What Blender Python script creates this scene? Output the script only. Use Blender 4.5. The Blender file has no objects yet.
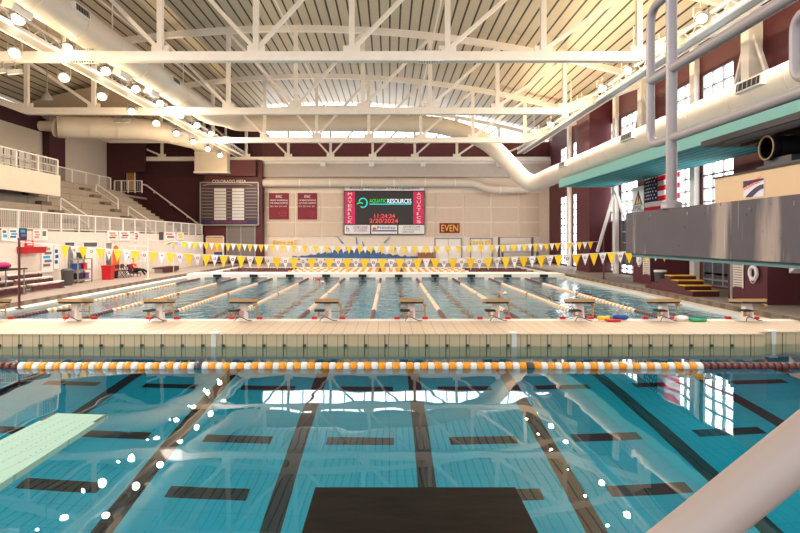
import bpy, math, random
from mathutils import Vector, Matrix
random.seed(7)
S = bpy.context.scene
C = S.collection
R = math.radians
PI = math.pi
# ------------------------------------------------------------------ camera
H = 2.75            # eye height above the water
F = 600.0           # focal length in pixels of an 800 px wide frame
cd = bpy.data.cameras.new('camera'); cam = bpy.data.objects.new('camera', cd); C.objects.link(cam)
cam.location = (0, 0, H); cam.rotation_euler = (R(90), 0, 0)
cd.sensor_width = 36; cd.lens = F/800*36; cd.shift_x = 11/800; cd.shift_y = -27.5/800
cd.clip_start = .05; cd.clip_end = 400
S.camera = cam
# ------------------------------------------------------------------ world, exposure
w = bpy.data.worlds.new('world'); S.world = w; w.use_nodes = True
w.node_tree.nodes['Background'].inputs[0].default_value = (.93, .96, 1, 1)
w.node_tree.nodes['Background'].inputs[1].default_value = 1.5
S.view_settings.view_transform = 'Standard'; S.view_settings.look = 'None'
S.view_settings.gamma = 1; S.view_settings.use_curve_mapping = False
S.view_settings.exposure = 0.27
S.cycles.use_denoising = True
S.cycles.max_bounces = 10; S.cycles.diffuse_bounces = 5; S.cycles.glossy_bounces = 5; S.cycles.transmission_bounces = 8
S.cycles.sample_clamp_indirect = 6
LAMP_W = 640       # one metal-halide lamp (a wide spot)
FILL_W = 260        # added unseen amber point light, set off from a lamp
LAMP_COL = (1, .975, .99)

# ------------------------------------------------------------------ materials
def srgb(r, g, b):
    f = lambda c: (c/255/12.92) if c <= 10 else ((c/255+.055)/1.055)**2.4
    return (f(r), f(g), f(b), 1)
def mat(name, col, rough=.6, metal=0, var=.08, scale=3, bump=0, spec=.5, stretch=None, emis=0):
    m = bpy.data.materials.new(name); m.use_nodes = True
    nt = m.node_tree; p = nt.nodes['Principled BSDF']
    p.inputs['Roughness'].default_value = rough; p.inputs['Metallic'].default_value = metal
    p.inputs['Specular IOR Level'].default_value = spec
    c = srgb(*col)
    tc = nt.nodes.new('ShaderNodeTexCoord'); mp = nt.nodes.new('ShaderNodeMapping')
    nt.links.new(tc.outputs['Object'], mp.inputs[0])
    if stretch: mp.inputs['Scale'].default_value = stretch
    nz = nt.nodes.new('ShaderNodeTexNoise'); nz.inputs['Scale'].default_value = scale; nz.inputs['Detail'].default_value = 5
    nt.links.new(mp.outputs[0], nz.inputs[0])
    mx = nt.nodes.new('ShaderNodeMix'); mx.data_type = 'RGBA'
    mx.inputs[6].default_value = tuple(max(0, v*(1-var)) for v in c[:3])+(1,)
    mx.inputs[7].default_value = tuple(min(1, v*(1+var)) for v in c[:3])+(1,)
    nt.links.new(nz.outputs[0], mx.inputs[0]); nt.links.new(mx.outputs[2], p.inputs['Base Color'])
    if bump:
        b = nt.nodes.new('ShaderNodeBump'); b.inputs['Strength'].default_value = 1; b.inputs['Distance'].default_value = bump
        nt.links.new(nz.outputs[0], b.inputs['Height']); nt.links.new(b.outputs[0], p.inputs['Normal'])
    if emis:
        nt.links.new(mx.outputs[2], p.inputs['Emission Color']); p.inputs['Emission Strength'].default_value = emis
    m['mx'] = 1
    return m
def emit(name, col, s):
    m = bpy.data.materials.new(name); m.use_nodes = True; nt = m.node_tree; nt.nodes.clear()
    o = nt.nodes.new('ShaderNodeOutputMaterial'); e = nt.nodes.new('ShaderNodeEmission')
    e.inputs[0].default_value = srgb(*col); e.inputs[1].default_value = s; nt.links.new(e.outputs[0], o.inputs[0])
    return m
def lines_mat(name, base, line, axes, rough=.6, var=.06, bump=0.0, nscale=2):
    """axes: list of (axis, pitch, width, offset): lines of another colour at each pitch along an object axis"""
    m = mat(name, base, rough, var=var, scale=nscale)
    nt = m.node_tree; p = nt.nodes['Principled BSDF']
    src = p.inputs['Base Color'].links[0].from_socket
    tc = nt.nodes.new('ShaderNodeTexCoord'); sp = nt.nodes.new('ShaderNodeSeparateXYZ'); nt.links.new(tc.outputs['Object'], sp.inputs[0])
    last = None
    def M(op, a, b=None, c=None):
        n = nt.nodes.new('ShaderNodeMath'); n.operation = op
        for i, v in enumerate((a, b, c)):
            if v is None: continue
            if isinstance(v, (int, float)): n.inputs[i].default_value = v
            else: nt.links.new(v, n.inputs[i])
        return n.outputs[0]
    for ax, pitch, wd, off in axes:
        t = M('FRACT', M('DIVIDE', M('ADD', sp.outputs['XYZ'.index(ax)], off+pitch*1000), pitch))
        on = M('LESS_THAN', t, wd/pitch)
        last = on if last is None else M('MAXIMUM', last, on)
    mx = nt.nodes.new('ShaderNodeMix'); mx.data_type = 'RGBA'
    nt.links.new(last, mx.inputs[0]); nt.links.new(src, mx.inputs[6]); mx.inputs[7].default_value = srgb(*line)
    nt.links.new(mx.outputs[2], p.inputs['Base Color'])
    if bump:
        b = nt.nodes.new('ShaderNodeBump'); b.inputs['Distance'].default_value = bump; b.invert = True
        nt.links.new(last, b.inputs['Height']); nt.links.new(b.outputs[0], p.inputs['Normal'])
    return m
def water(name, scale, dist, detail, tint, scale2=None, dist2=0):
    m = bpy.data.materials.new(name); m.use_nodes = True; nt = m.node_tree; p = nt.nodes['Principled BSDF']
    p.inputs['Base Color'].default_value = tint; p.inputs['Roughness'].default_value = 0
    p.inputs['Transmission Weight'].default_value = 1; p.inputs['IOR'].default_value = 1.333
    tc = nt.nodes.new('ShaderNodeTexCoord')
    mp = nt.nodes.new('ShaderNodeMapping'); nt.links.new(tc.outputs['Object'], mp.inputs[0]); mp.inputs['Scale'].default_value = (1, .8, 1)
    prev = None
    for s, d in ((scale, dist), (scale2, dist2)):
        if not s: continue
        nz = nt.nodes.new('ShaderNodeTexNoise'); nz.inputs['Scale'].default_value = s; nz.inputs['Detail'].default_value = detail
        nt.links.new(mp.outputs[0], nz.inputs[0])
        b = nt.nodes.new('ShaderNodeBump'); b.inputs['Strength'].default_value = 1; b.inputs['Distance'].default_value = d
        nt.links.new(nz.outputs[0], b.inputs['Height'])
        if prev: nt.links.new(prev, b.inputs['Normal'])
        prev = b.outputs[0]
    nt.links.new(prev, p.inputs['Normal'])
    return m
WHITE = mat('white_paint', (236, 228, 218), .5)
STEEL = mat('cream_steel', (236, 227, 218), .5)
DUCT = mat('duct_cream', (216, 202, 186), .42, scale=1.2)
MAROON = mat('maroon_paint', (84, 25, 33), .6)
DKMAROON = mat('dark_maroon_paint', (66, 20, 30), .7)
CREAMW = mat('cream_wall', (228, 212, 196), .7)
GREYP = mat('grey_pipe', (168, 158, 158), .35, spec=.6)
LTPIPE = mat('pale_pipe', (178, 162, 154), .35)
BLACK = mat('black_rubber', (22, 20, 22), .5)
DARKG = mat('dark_grey', (70, 68, 70), .5)
GREYM = mat('grey_metal', (150, 148, 146), .45, .3)
YEL = mat('yellow_vinyl', (255, 200, 10), .5, var=.03)
PWHITE = mat('white_vinyl', (238, 232, 228), .5, var=.03)
RED = mat('red_plastic', (196, 22, 34), .4)
ORANGE = mat('orange_plastic', (255, 160, 24), .4)
ORANGE2 = mat('rescue_orange', (240, 96, 30), .5)
BROWN = mat('brown_plastic', (92, 38, 34), .4)
TAN = mat('tan_board', (176, 142, 98), .7)
CONC = mat('concrete', (160, 146, 132), .85, var=.14, scale=1.5)
TIER = lines_mat('tier_concrete', (158, 144, 131), (96, 84, 74), [('Z', .54, .045, .02), ('Y', 6.1, .05, 1)], .85, var=.16)  # dark line at each riser base: joint and painted shade together
CONC2 = mat('concrete_dark', (120, 106, 92), .85)
DECK = mat('deck_concrete', (156, 138, 124), .55, var=.12, scale=.8)
TILE = lines_mat('bulkhead_tile', (206, 184, 158), (150, 124, 98), [('X', .3, .014, 0), ('Y', .3, .014, .1)], .5)
TILEF = lines_mat('bulkhead_face', (206, 184, 148), (120, 96, 66), [('X', .52, .03, .1), ('X', .26, .012, 0)], .5)
COPING = mat('white_coping', (236, 228, 216), .45)
ROOFM = lines_mat('roof_deck', (196, 182, 160), (38, 33, 30), [('X', .62, .11, 0)], .6, var=.05)
TEAL = mat('teal_paint', (126, 186, 180), .5)
TEALD = lines_mat('teal_ribbed', (30, 150, 156), (12, 70, 78), [('X', .5, .1, 0)], .85)
GLASSW = emit('daylight_glass', (246, 250, 255), 5.0)
DARKPANE = mat('dark_pane', (84, 82, 90), .15, var=.2, scale=1)
FLOORT = lines_mat('dive_floor_tile', (0, 182, 214), (0, 164, 198), [('X', .6, .02, 0), ('Y', .6, .02, 0)], .6, var=.05)
FLOORL = mat('lane_floor', (70, 186, 214), .6, var=.05)
MARK = mat('black_tile', (8, 30, 44), .5)  # the bluish veil of the water is put into this colour
WDIVE = water('dive_water', 1.1, .0028, 1, (.6, .95, 1, 1), .35, .005)
WLANE = water('lane_water', 1.6, .06, 2, (.8, .97, 1, 1), 6, .01)
WFAR = water('far_water', 2.2, .03, 2, (.9, .97, 1, 1))

# ------------------------------------------------------------------ mesh builder
class MB:
    def __init__(s): s.v = []; s.f = []; s.mi = []; s.sm = []; s.mats = []
    def _m(s, m):
        if m not in s.mats: s.mats.append(m)
        return s.mats.index(m)
    def add(s, vs, fs, m, smooth=False):
        o = len(s.v); k = s._m(m); s.v += [tuple(v) for v in vs]
        for f in fs: s.f.append(tuple(i+o for i in f)); s.mi.append(k); s.sm.append(smooth)
        return s
    def box(s, x0, x1, y0, y1, z0, z1, m):
        vs = [(x, y, z) for z in (z0, z1) for y in (y0, y1) for x in (x0, x1)]
        return s.add(vs, [(0, 2, 3, 1), (4, 5, 7, 6), (0, 1, 5, 4), (2, 6, 7, 3), (0, 4, 6, 2), (1, 3, 7, 5)], m)
    def obox(s, c, u, v, n, a, b, d, m):          # oriented box: centre, axes, full sizes
        c, u, v, n = map(Vector, (c, u, v, n)); vs = []
        for k in (-.5, .5):
            for j in (-.5, .5):
                for i in (-.5, .5): vs.append(c+u*a*i+v*b*j+n*d*k)
        return s.add(vs, [(0, 2, 3, 1), (4, 5, 7, 6), (0, 1, 5, 4), (2, 6, 7, 3), (0, 4, 6, 2), (1, 3, 7, 5)], m)
    def bar(s, a, b, w, h, m, up=(0, 0, 1)):      # rectangular bar from a to b
        a, b = Vector(a), Vector(b); d = (b-a); L = d.length; d.normalize(); u = Vector(up)
        if abs(d.dot(u)) > .99: u = Vector((0, 1, 0))
        sd = d.cross(u).normalized(); u = sd.cross(d).normalized()
        return s.obox((a+b)/2, d, sd, u, L, w, h, m)
    def tube(s, pts, r, m, n=14, caps=True, smooth=True):
        pts = [Vector(p) for p in pts]; k = len(pts)
        rs = r if isinstance(r, (list, tuple)) else [r]*k
        vs = []; nrm = None
        for i, p in enumerate(pts):
            t = (pts[min(i+1, k-1)]-pts[max(i-1, 0)]).normalized()
            if nrm is None:
                a = Vector((0, 0, 1)) if abs(t.z) < .9 else Vector((1, 0, 0)); nrm = t.cross(a).normalized()
            else: nrm = (nrm-t*nrm.dot(t)).normalized()
            bn = t.cross(nrm)
            for j in range(n):
                th = 2*PI*j/n; vs.append(p+(nrm*math.cos(th)+bn*math.sin(th))*rs[i])
        fs = [(i*n+j, i*n+(j+1) % n, (i+1)*n+(j+1) % n, (i+1)*n+j) for i in range(k-1) for j in range(n)]
        s.add(vs, fs, m, smooth)
        if caps: s.add(vs[:n], [tuple(range(n))[::-1]], m); s.add(vs[-n:], [tuple(range(n))], m)
        return s
    def lathe(s, c, prof, m, n=16, axis=(0, 0, 1)):   # prof: (r, h) along axis
        c = Vector(c); a = Vector(axis).normalized(); q = a.orthogonal().normalized(); b = a.cross(q); vs = []
        for r, h in prof:
            for j in range(n):
                th = 2*PI*j/n; vs.append(c+a*h+(q*math.cos(th)+b*math.sin(th))*max(r, 1e-4))
        fs = [(i*n+j, i*n+(j+1) % n, (i+1)*n+(j+1) % n, (i+1)*n+j) for i in range(len(prof)-1) for j in range(n)]
        s.add(vs, fs, m, True)
        s.add(vs[:n], [tuple(range(n))[::-1]], m); s.add(vs[-n:], [tuple(range(n))], m)
        return s
    def prism(s, poly, a, b, m, ax='Y'):          # polygon in the plane normal to ax, extruded a..b
        def P(p, t): return (p[0], t, p[1]) if ax == 'Y' else ((t, p[0], p[1]) if ax == 'X' else (p[0], p[1], t))
        n = len(poly); vs = [P(p, a) for p in poly]+[P(p, b) for p in poly]
        fs = [tuple(range(n)), tuple(range(2*n-1, n-1, -1))]+[(i, (i+1) % n, (i+1) % n+n, i+n) for i in range(n)]
        return s.add(vs, fs, m)
    def quad(s, a, b, c, d, m): return s.add([a, b, c, d], [(0, 1, 2, 3)], m)
    def ball(s, c, r, m, n=12, k=8, sc=(1, 1, 1)):
        vs = []; fs = []
        for i in range(k+1):
            ph = PI*i/k
            for j in range(n):
                th = 2*PI*j/n; vs.append((c[0]+r*sc[0]*math.sin(ph)*math.cos(th), c[1]+r*sc[1]*math.sin(ph)*math.sin(th), c[2]+r*sc[2]*math.cos(ph)))
        for i in range(k):
            for j in range(n): fs.append((i*n+j, i*n+(j+1) % n, (i+1)*n+(j+1) % n, (i+1)*n+j))
        return s.add(vs, fs, m, True)
    def build(s, name, parent=None, loc=None, **tg):
        me = bpy.data.meshes.new(name)
        o3 = Vector(loc) if loc is not None else Vector((0, 0, 0))
        base = parent.matrix_world.translation if parent else Vector((0, 0, 0))
        off = (loc is not None) and o3 or Vector((0, 0, 0))
        if parent and loc is None: off = wloc(parent)
        me.from_pydata([tuple(Vector(v)-off) for v in s.v], [], s.f)
        for m in s.mats: me.materials.append(m)
        me.polygons.foreach_set('material_index', s.mi); me.polygons.foreach_set('use_smooth', s.sm); me.update()
        ob = bpy.data.objects.new(name, me); C.objects.link(ob)
        if parent:
            ob.parent = parent
            if loc is not None: ob.location = o3-wloc(parent)
        elif loc is not None: ob.location = o3
        tag(ob, **tg)
        return ob
def wloc(o):
    v = Vector((0, 0, 0))
    while o: v += o.location; o = o.parent
    return v
def tag(o, label=None, cat=None, group=None, kind=None):
    if label: o['label'] = label
    if cat: o['category'] = cat
    if group: o['group'] = group
    if kind: o['kind'] = kind
    return o
def thing(name, loc, label, cat, group=None):
    o = bpy.data.objects.new(name, None); o.empty_display_size = .2; C.objects.link(o); o.location = loc
    return tag(o, label, cat, group)
def copy_tree(o, parent=None):
    c = o.copy(); C.objects.link(c); c.parent = parent
    for ch in list(o.children): copy_tree(ch, c)
    return c
def ST(mb, name): return mb.build(name, kind='structure')
def px(x, y, Y): return Vector(((x-389)*Y/F, Y, H+(239-y)*Y/F))       # a point seen at x, y at the depth Y
NTH = 'first second third fourth fifth sixth seventh eighth ninth tenth eleventh twelfth thirteenth fourteenth fifteenth'.split()
ORD = 'first second third fourth fifth sixth seventh eighth ninth tenth eleventh twelfth'.split()
def fillet(pts, r, n=5):
    pts = [Vector(p) for p in pts]; out = [pts[0]]
    for a, b, c in zip(pts, pts[1:], pts[2:]):
        u = (a-b); v = (c-b); q = min(r, u.length*.49, v.length*.49); p0 = b+u.normalized()*q; p1 = b+v.normalized()*q
        for i in range(n+1):
            t = i/n; out.append((1-t)**2*p0+2*t*(1-t)*b+t*t*p1)
    return out+[pts[-1]]
# text written into a rectangle: origin o (lower left), unit vectors u, v, size w x h, extruded a little towards n
def text(body, o, u, v, wd, ht, m, parent, name='lettering', depth=.01, label=None, keep=False):
    cu = bpy.data.curves.new('t', 'FONT'); cu.body = body; cu.align_x = 'CENTER'
    t = bpy.data.objects.new('t', cu); C.objects.link(t); bpy.context.view_layer.update()
    me = bpy.data.meshes.new_from_object(t.evaluated_get(bpy.context.evaluated_depsgraph_get()))
    bpy.data.objects.remove(t); bpy.data.curves.remove(cu)
    xs = [q.co.x for q in me.vertices]; ys = [q.co.y for q in me.vertices]
    x0, x1, y0, y1 = min(xs), max(xs), min(ys), max(ys)
    o, u, v = Vector(o), Vector(u), Vector(v); n = u.cross(v); pl = wloc(parent)
    for q in me.vertices:
        q.co = o+u*((q.co.x-x0)/(x1-x0)*wd)+v*((q.co.y-y0)/(y1-y0)*ht)+n*depth-pl
    me.name = name; me.materials.clear(); me.materials.append(m)
    ob = bpy.data.objects.new(name, me); C.objects.link(ob); ob.parent = parent
    if label: ob['label'] = label
    return ob
U = (1, 0, 0); V = (0, 0, 1)

# ------------------------------------------------------------------ main sizes
XL, XR = -13.9, 12.1            # pool edges
WR, WL = 16.3, -28.0            # building walls
YF = 61.0                       # far wall
YB = -9.0                       # back end of what is built
Y1, Y1b = 15.35, 18.06          # near bulkhead
Y2, Y2b = 41.2, 43.6            # far bulkhead
Y3 = 57.6                       # end of the far pool
LANE = [-11.76+2.485*i for i in range(10)]
LINE = [-13.0+2.485*i for i in range(10)]
def roofz(x): return 16.45-.0066*(x+5.8)**2
def archz(x): return 15.75-.0066*(x+5.8)**2

# ------------------------------------------------------------------ pool shell and decks
POOLW = mat('pool_wall', (110, 186, 196), .5)
m = MB()
m.box(XL-.3, XR+.3, 2.2, Y1b, -4.25, -3.95, FLOORT)
ST(m, 'floor_dive_pool')
m = MB(); m.box(XL-.3, XR+.3, Y1b, Y3+.3, -2.5, -2.1, FLOORL); m.box(XL-.3, XR+.3, Y1b, Y1b+.3, -3.95, -2.5, POOLW)
ST(m, 'floor_lane_pool')
m = MB(); m.box(XL-.3, XL, 2.5, Y1b, -3.95, -.02, POOLW); m.box(XL-.3, XL, Y1b, Y3, -2.1, -.02, POOLW); ST(m, 'wall_pool_left')
m = MB(); m.box(XR, XR+.3, 2.5, Y1b, -3.95, -.02, POOLW); m.box(XR, XR+.3, Y1b, Y3, -2.1, -.02, POOLW); ST(m, 'wall_pool_right')
m = MB(); m.box(XL-.3, XR+.3, 2.2, 2.5, -3.95, -.02, POOLW); ST(m, 'wall_pool_near')
m = MB(); m.box(XL-.3, XR+.3, Y3, Y3+.3, -2.1, -.02, POOLW); ST(m, 'wall_pool_far')
# water surfaces
def wat(n, y0, y1, mt, lab):
    q = MB(); q.quad((XL, y0, 0), (XR, y0, 0), (XR, y1, 0), (XL, y1, 0), mt); o = q.build(n, label=lab, cat='water', kind='stuff'); return o
wat('dive_pool_water', 2.5, Y1b, WDIVE, 'still teal water of the diving pool in front of the near bulkhead')
wat('lane_pool_water', Y1b+.001, Y2, WLANE, 'rippled grey blue water of the swimming lanes behind the starting blocks')
wat('far_pool_water', Y2+.001, Y3, WFAR, 'narrow strip of water beyond the far bulkhead')
# painted markings on the pool floors
m = MB()
for x in LANE: m.box(x-.16, x+.16, 3.2, Y1b-1, -3.95, -3.945, MARK)
for yy in (6.2, 8.2, 10.15, 12.15, 15.2):
    for x in LINE: m.box(x-.68, x+.68, yy-.17, yy+.17, -3.95, -3.944, MARK)
m.build('dive_floor_markings', label='black tile lines and short bars on the diving pool floor', cat='pool marking')
m = MB()
for x in LANE:
    m.box(x-.14, x+.14, Y1b+1.6, Y2-1.6, -2.1, -2.094, MARK); m.box(x-.14, x+.14, Y2b+1.5, Y3-1, -2.1, -2.094, MARK)
m.build('lane_floor_markings', label='dark tile lane lines on the floor of the swimming lanes', cat='pool marking')
# gutters and decks
m = MB()
for a, b in ((XL-.55, XL), (XR, XR+.5)): m.box(a, b, 2.5, Y3, -.12, .12, COPING)
m.box(XL-.55, XR+.5, Y3, Y3+.4, -.12, .05, COPING)
ST(m, 'trim_gutter')
GRATE = lines_mat('curb_tile', (120, 104, 90), (96, 82, 70), [('Y', .9, .35, 0)], .6)
m = MB(); m.box(XL-.62, XL-.55, 2.5, Y3, -.1, .3, GRATE); m.box(XR+.5, XR+.57, 2.5, Y3, -.1, .3, GRATE); ST(m, 'trim_curb')
m = MB()
m.box(WL, XL-.62, YB, YF, -.2, .3, DECK); m.box(XR+.57, WR, YB, YF, -.2, .3, DECK)
m.box(XL-.62, XR+.57, Y3+.4, YF, -.2, .3, DECK); m.box(XL-.62, XR+.57, YB, 2.5, -.2, .3, DECK)
ST(m, 'floor')
# ------------------------------------------------------------------ bulkheads
b1 = thing('bulkhead', (-2.1, 16.7, .0), 'long cream tiled bulkhead carrying the starting blocks, nearest walkway across the pool', 'bulkhead')
m = MB(); m.box(XL+.02, 9.6, Y1, Y1b, -1.2, .30, TILEF); m.box(9.6, XR-.02, Y1+.35, Y1b, -1.2, .30, TILEF); m.build('body', b1)
m = MB(); m.box(XL+.02, 9.62, Y1-.02, Y1b-.4, .30, .327, TILE); m.box(9.62, XR-.02, Y1+.33, Y1b-.4, .30, .327, TILE); m.build('tile_top', b1)
m = MB(); m.box(XL+.02, XR-.02, Y1b-.4, Y1b+.03, .30, .345, COPING); m.build('white_edge', b1)
STUD = mat('green_stud', (40, 70, 64), .4)
m = MB()
for i in range(int((9.5-XL)/.52)):
    x = XL+.3+i*.52; m.box(x-.04, x+.04, Y1-.03, Y1+.01, .0, .06, STUD)
m.build('drain_studs', b1, kind='stuff')
STRAP = mat('white_strap', (226, 222, 216), .5)
for x, y in ((-4.48, Y1), (3.2, Y1), (10.05, Y1+.35)):
    m = MB(); m.box(x-.06, x+.06, y-.04, y-.005, -.02, .34, STRAP); m.box(x-.09, x+.09, y-.05, y+.3, .327, .345, STRAP); m.build('strap', b1)
b2 = thing('bulkhead', (-1, 42.4, 0), 'white far bulkhead across the end of the swimming lanes', 'bulkhead')
m = MB(); m.box(XL+.02, XR-.02, Y2, Y2b, -1.2, .36, COPING); m.build('body', b2)
for x in LANE:
    m = MB(); m.box(x-.9, x+.9, Y2-.03, Y2, -.3, .12, GREYM); m.build('touch_pad', b2)
    m = MB(); m.box(x-.26, x+.26, Y2-.2, Y2-.03, .14, .32, BLACK); m.box(x-.08, x+.08, Y2-.25, Y2-.1, -.2, .1, BLACK); m.build('block_anchor', b2)
# ------------------------------------------------------------------ lane lines
def floats(m, p0, p1, r, brown, pitch, sides=8):
    p0, p1 = Vector(p0), Vector(p1); L = (p1-p0).length; d = (p1-p0)/L; n = int(L/pitch); k = L/n
    for i in range(n):
        a = i*k; c = a+k/2
        mt = BROWN if (c < brown or c > L-brown) else ((ORANGE, PWHITE)[i % 2])
        if abs(c-L/2) < k or abs(c-15) < k*.6: mt = DARKG if i % 2 else mt
        m.lathe(p0+d*a, [(r*.55, .0), (r, k*.18), (r, k*.8), (r*.55, k*.98)], mt, sides, d)
nl = thing('lane_line', (-.9, 12.8, 0), 'orange and white float line nearest the camera, crossing the diving pool with brown ends', 'lane line')
Yn = 12.8; k = .1502; n = int((XR-XL)/k)
fm = {}
def float_mesh(mt):
    if mt.name not in fm:
        q = MB(); r = .11
        q.lathe((0, 0, 0), [(r*.4, -.073), (r*.8, -.07), (r, -.045), (r*.97, 0), (r, .045), (r*.8, .07), (r*.4, .073)], mt, 16, (1, 0, 0))
        me = bpy.data.meshes.new('float'); me.from_pydata(q.v, [], q.f); me.materials.append(mt)
        me.polygons.foreach_set('use_smooth', [True]*len(q.f)); fm[mt.name] = me
    return fm[mt.name]
m = MB(); m.tube([(XL, Yn, .01), (XR, Yn, .01)], .012, GREYM, 6); m.build('cable', nl)
rest = MB(); cnt = 0
for i in range(n):
    x = XL+.08+i*k; br = (x < -7.95 or x > 6.75)
    mt = BROWN if br else (ORANGE if i % 2 else PWHITE)
    if abs(x+4.1) < .1 or abs(x-3.0) < .1: mt = DARKG
    if -8.3 < x < 6.75 and cnt < 98:
        o = bpy.data.objects.new('float', float_mesh(mt)); C.objects.link(o); o.parent = nl
        o.location = Vector((x, Yn+random.uniform(-.006, .006), .012+random.uniform(-.006, .006)))-nl.location
        o.rotation_euler = (random.random()*3, 0, random.uniform(-.03, .03)); cnt += 1
    else:
        r = .11; rest.lathe((x, Yn, .012), [(r*.4, -.073), (r*.8, -.07), (r, -.045), (r*.97, 0), (r, .045), (r*.8, .07), (r*.4, .073)], mt, 12, (1, 0, 0))
rest.build('brown_floats', nl, kind='stuff', label='dark brown floats at the ends of the line')
for i, x in enumerate(LINE):
    nm = ['leftmost', 'second from left', 'third from left', 'fourth from left', 'fifth from left', 'fifth from right', 'fourth from right', 'third from right', 'second from right', 'rightmost'][i]
    t = thing('lane_line', (x, Y1b, 0), 'float line along the swimming lanes, %s of the ten' % nm, 'lane line', 'lane lines of the swimming pool')
    m = MB(); m.tube([(x, Y1b, .01), (x, Y2, .01)], .012, GREYM, 5); m.build('cable', t)
    m = MB(); floats(m, (x, Y1b+.1, .01), (x, Y2-.05, .01), .085, 4.6, .2); m.build('floats', t, kind='stuff')
for i, y in enumerate((45.2, 47.7, 50.2, 52.7, 55.2)):
    t = thing('lane_line', (-.9, y, 0), 'float line crossing the far pool, %s behind the far bulkhead' % ORD[i], 'lane line', 'lane lines of the far pool')
    m = MB(); floats(m, (XL, y, .02), (XR, y, .02), .1, 5.4, .3, 6); m.build('floats', t, kind='stuff')
    m = MB(); m.tube([(XL, y, .01), (XR, y, .01)], .012, GREYM, 5); m.build('cable', t)
# ------------------------------------------------------------------ starting blocks
EMBP = mat('faded_print', (214, 170, 168), .6)
def make_block(x, lab, side):
    y = 17.78; t = thing('starting_block', (x, y, .345), lab, 'starting block', 'starting blocks on the near bulkhead')
    z = .345
    m = MB(); m.prism([(y-.22, z), (y+.14, z), (y+.1, z+.5), (y-.1, z+.5)], x-.1, x+.1, WHITE, 'X'); m.prism([(y-.3, z), (y+.2, z), (y+.2, z+.02), (y-.3, z+.02)], x-.16, x+.16, WHITE, 'X'); m.build('pedestal', t)
    m = MB(); m.prism([(y-.36, z+.53), (y+.34, z+.47), (y+.34, z+.51), (y-.36, z+.58)], x-.33, x+.33, BLACK, 'X'); m.build('frame', t)
    m = MB(); m.prism([(y-.38, z+.582), (y+.36, z+.512), (y+.36, z+.59), (y-.38, z+.675)], x-.35, x+.35, TAN, 'X'); m.build('platform', t)
    m = MB(); m.prism([(y-.34, z+.66), (y-.12, z+.635), (y-.3, z+.8), (y-.34, z+.8)], x-.3, x+.3, TAN, 'X') if 0 else m.box(x+.33, x+.42, y-.3, y-.05, z+.44, z+.5, TAN); m.build('side_grip', t)
    m = MB(); m.box(x-.34, x-.06, y-.42, y-.12, z+.3, z+.345, BLACK); m.box(x-.26, x-.2, y-.3, y-.24, z+.14, z+.3, TAN); m.bar((x-.2, y-.27, z+.17), (x-.06, y-.2, z+.17), .04, .04, TAN); m.build('step', t)
    m = MB(); m.tube(fillet([(x+.08, y, z+.26), (x+.4, y, z+.26), (x+.4, y-.02, z+.12)], .03), .018, TAN, 6); m.tube([(x+.4, y, z+.12), (x+.4, y, z+.42)], .022, TAN, 6); m.build('backstroke_grip', t)
    for s in (-1, 1):
        m = MB(); m.box(x+s*.42-.08, x+s*.42+.08, Y1b-.08, Y1b+.02, z+.0, z+.075, RED); m.build('red_reel', t)
    m = MB(); m.tube(fillet([(x-.2, y-.3, z+.02), (x-.1, y-.2, z+.15), (x+.2, y-.3, z+.03), (x+.3, y-.25, z+.015)], .1), .012, BLACK, 5); m.build('cable', t)
    m = MB(); 
    m.prism([(y-.21, z+.1), (y-.17, z+.3), (y-.178, z+.3), (y-.218, z+.1)], x-.045, x+.045, EMBP, 'X')
    m.build('number_plate', t)
    return t
BL = ['leftmost', 'second from left', 'third from left', 'fourth from left', 'fifth from left', 'fifth from right', 'fourth from right', 'third from right', 'second from right', 'rightmost']
for i, x in enumerate(LANE): make_block(x, 'white starting block with tan slanted top on the bulkhead, %s of ten' % BL[i], 0)
# ------------------------------------------------------------------ pennant ropes
def pennants(Y, zc, ze, pitch, x0, x1, ph, lab, emblem):
    t = thing('pennant_line', (0, Y, zc), lab, 'pennants', None)
    half = 12.9
    zf = lambda x: zc+(ze-zc)*(x/half)**2
    m = MB(); m.tube([(x, Y, zf(x)) for x in [-14.6+i*.6875 for i in range(41)]], .012, PWHITE, 5); m.build('rope', t)
    i = 0; x = x0
    while x < x1:
        wd, ht = (pitch*1.02, .47) if i % 2 == 0 else (pitch*.86, .43)
        z = zf(x); q = MB(); mt = YEL if i % 2 == 0 else PWHITE; tw = random.uniform(-.05, .05)
        a, b, c = (x-wd/2, Y, zf(x-wd/2)), (x+wd/2, Y, zf(x+wd/2)), (x+tw*.4, Y+tw, z-ht)
        th = .006
        vs = [a, b, c]+[(p[0], p[1]+th, p[2]) for p in (a, b, c)]
        q.add(vs, [(0, 2, 1), (3, 4, 5), (0, 1, 4, 3), (1, 2, 5, 4), (2, 0, 3, 5)], mt)
        if emblem and i % 2:
            q.lathe((x, Y-.012, z-.14), [(.055, 0), (.055, .01)], EMB, 8, (0, 1, 0))
            q.lathe((x, Y-.016, z-.14), [(.028, 0), (.028, .012)], PWHITE, 8, (0, 1, 0))
        q.build('pennant', t, label=('yellow pennant', 'white pennant')[i % 2]); i += 1; x += pitch
    return t
EMB = mat('emblem_maroon', (170, 60, 60), .5)
pennants(22.6, 2.0, 2.56, .332, -12.2, 12.3, 0, 'nearer rope of large yellow and white backstroke pennants with emblems', True)
pennants(36.6, 2.28, 2.6, .335, -12.5, 12.3, 0, 'farther rope of smaller looking yellow and white backstroke pennants', False)
def stanchion(x, Y, z0, z1, mt, lab):
    t = thing('stanchion', (x, Y, z0), lab, 'post')
    m = MB(); m.tube([(x, Y, z0), (x, Y, z1)], .045, mt, 10); m.build('pole', t)
    m = MB(); m.lathe((x, Y, z0), [(.16, 0), (.16, .02), (.07, .05)], mt, 12); m.build('base', t)
    m = MB(); m.ball((x, Y, z1), .06, mt); m.build('cap', t)
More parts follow.
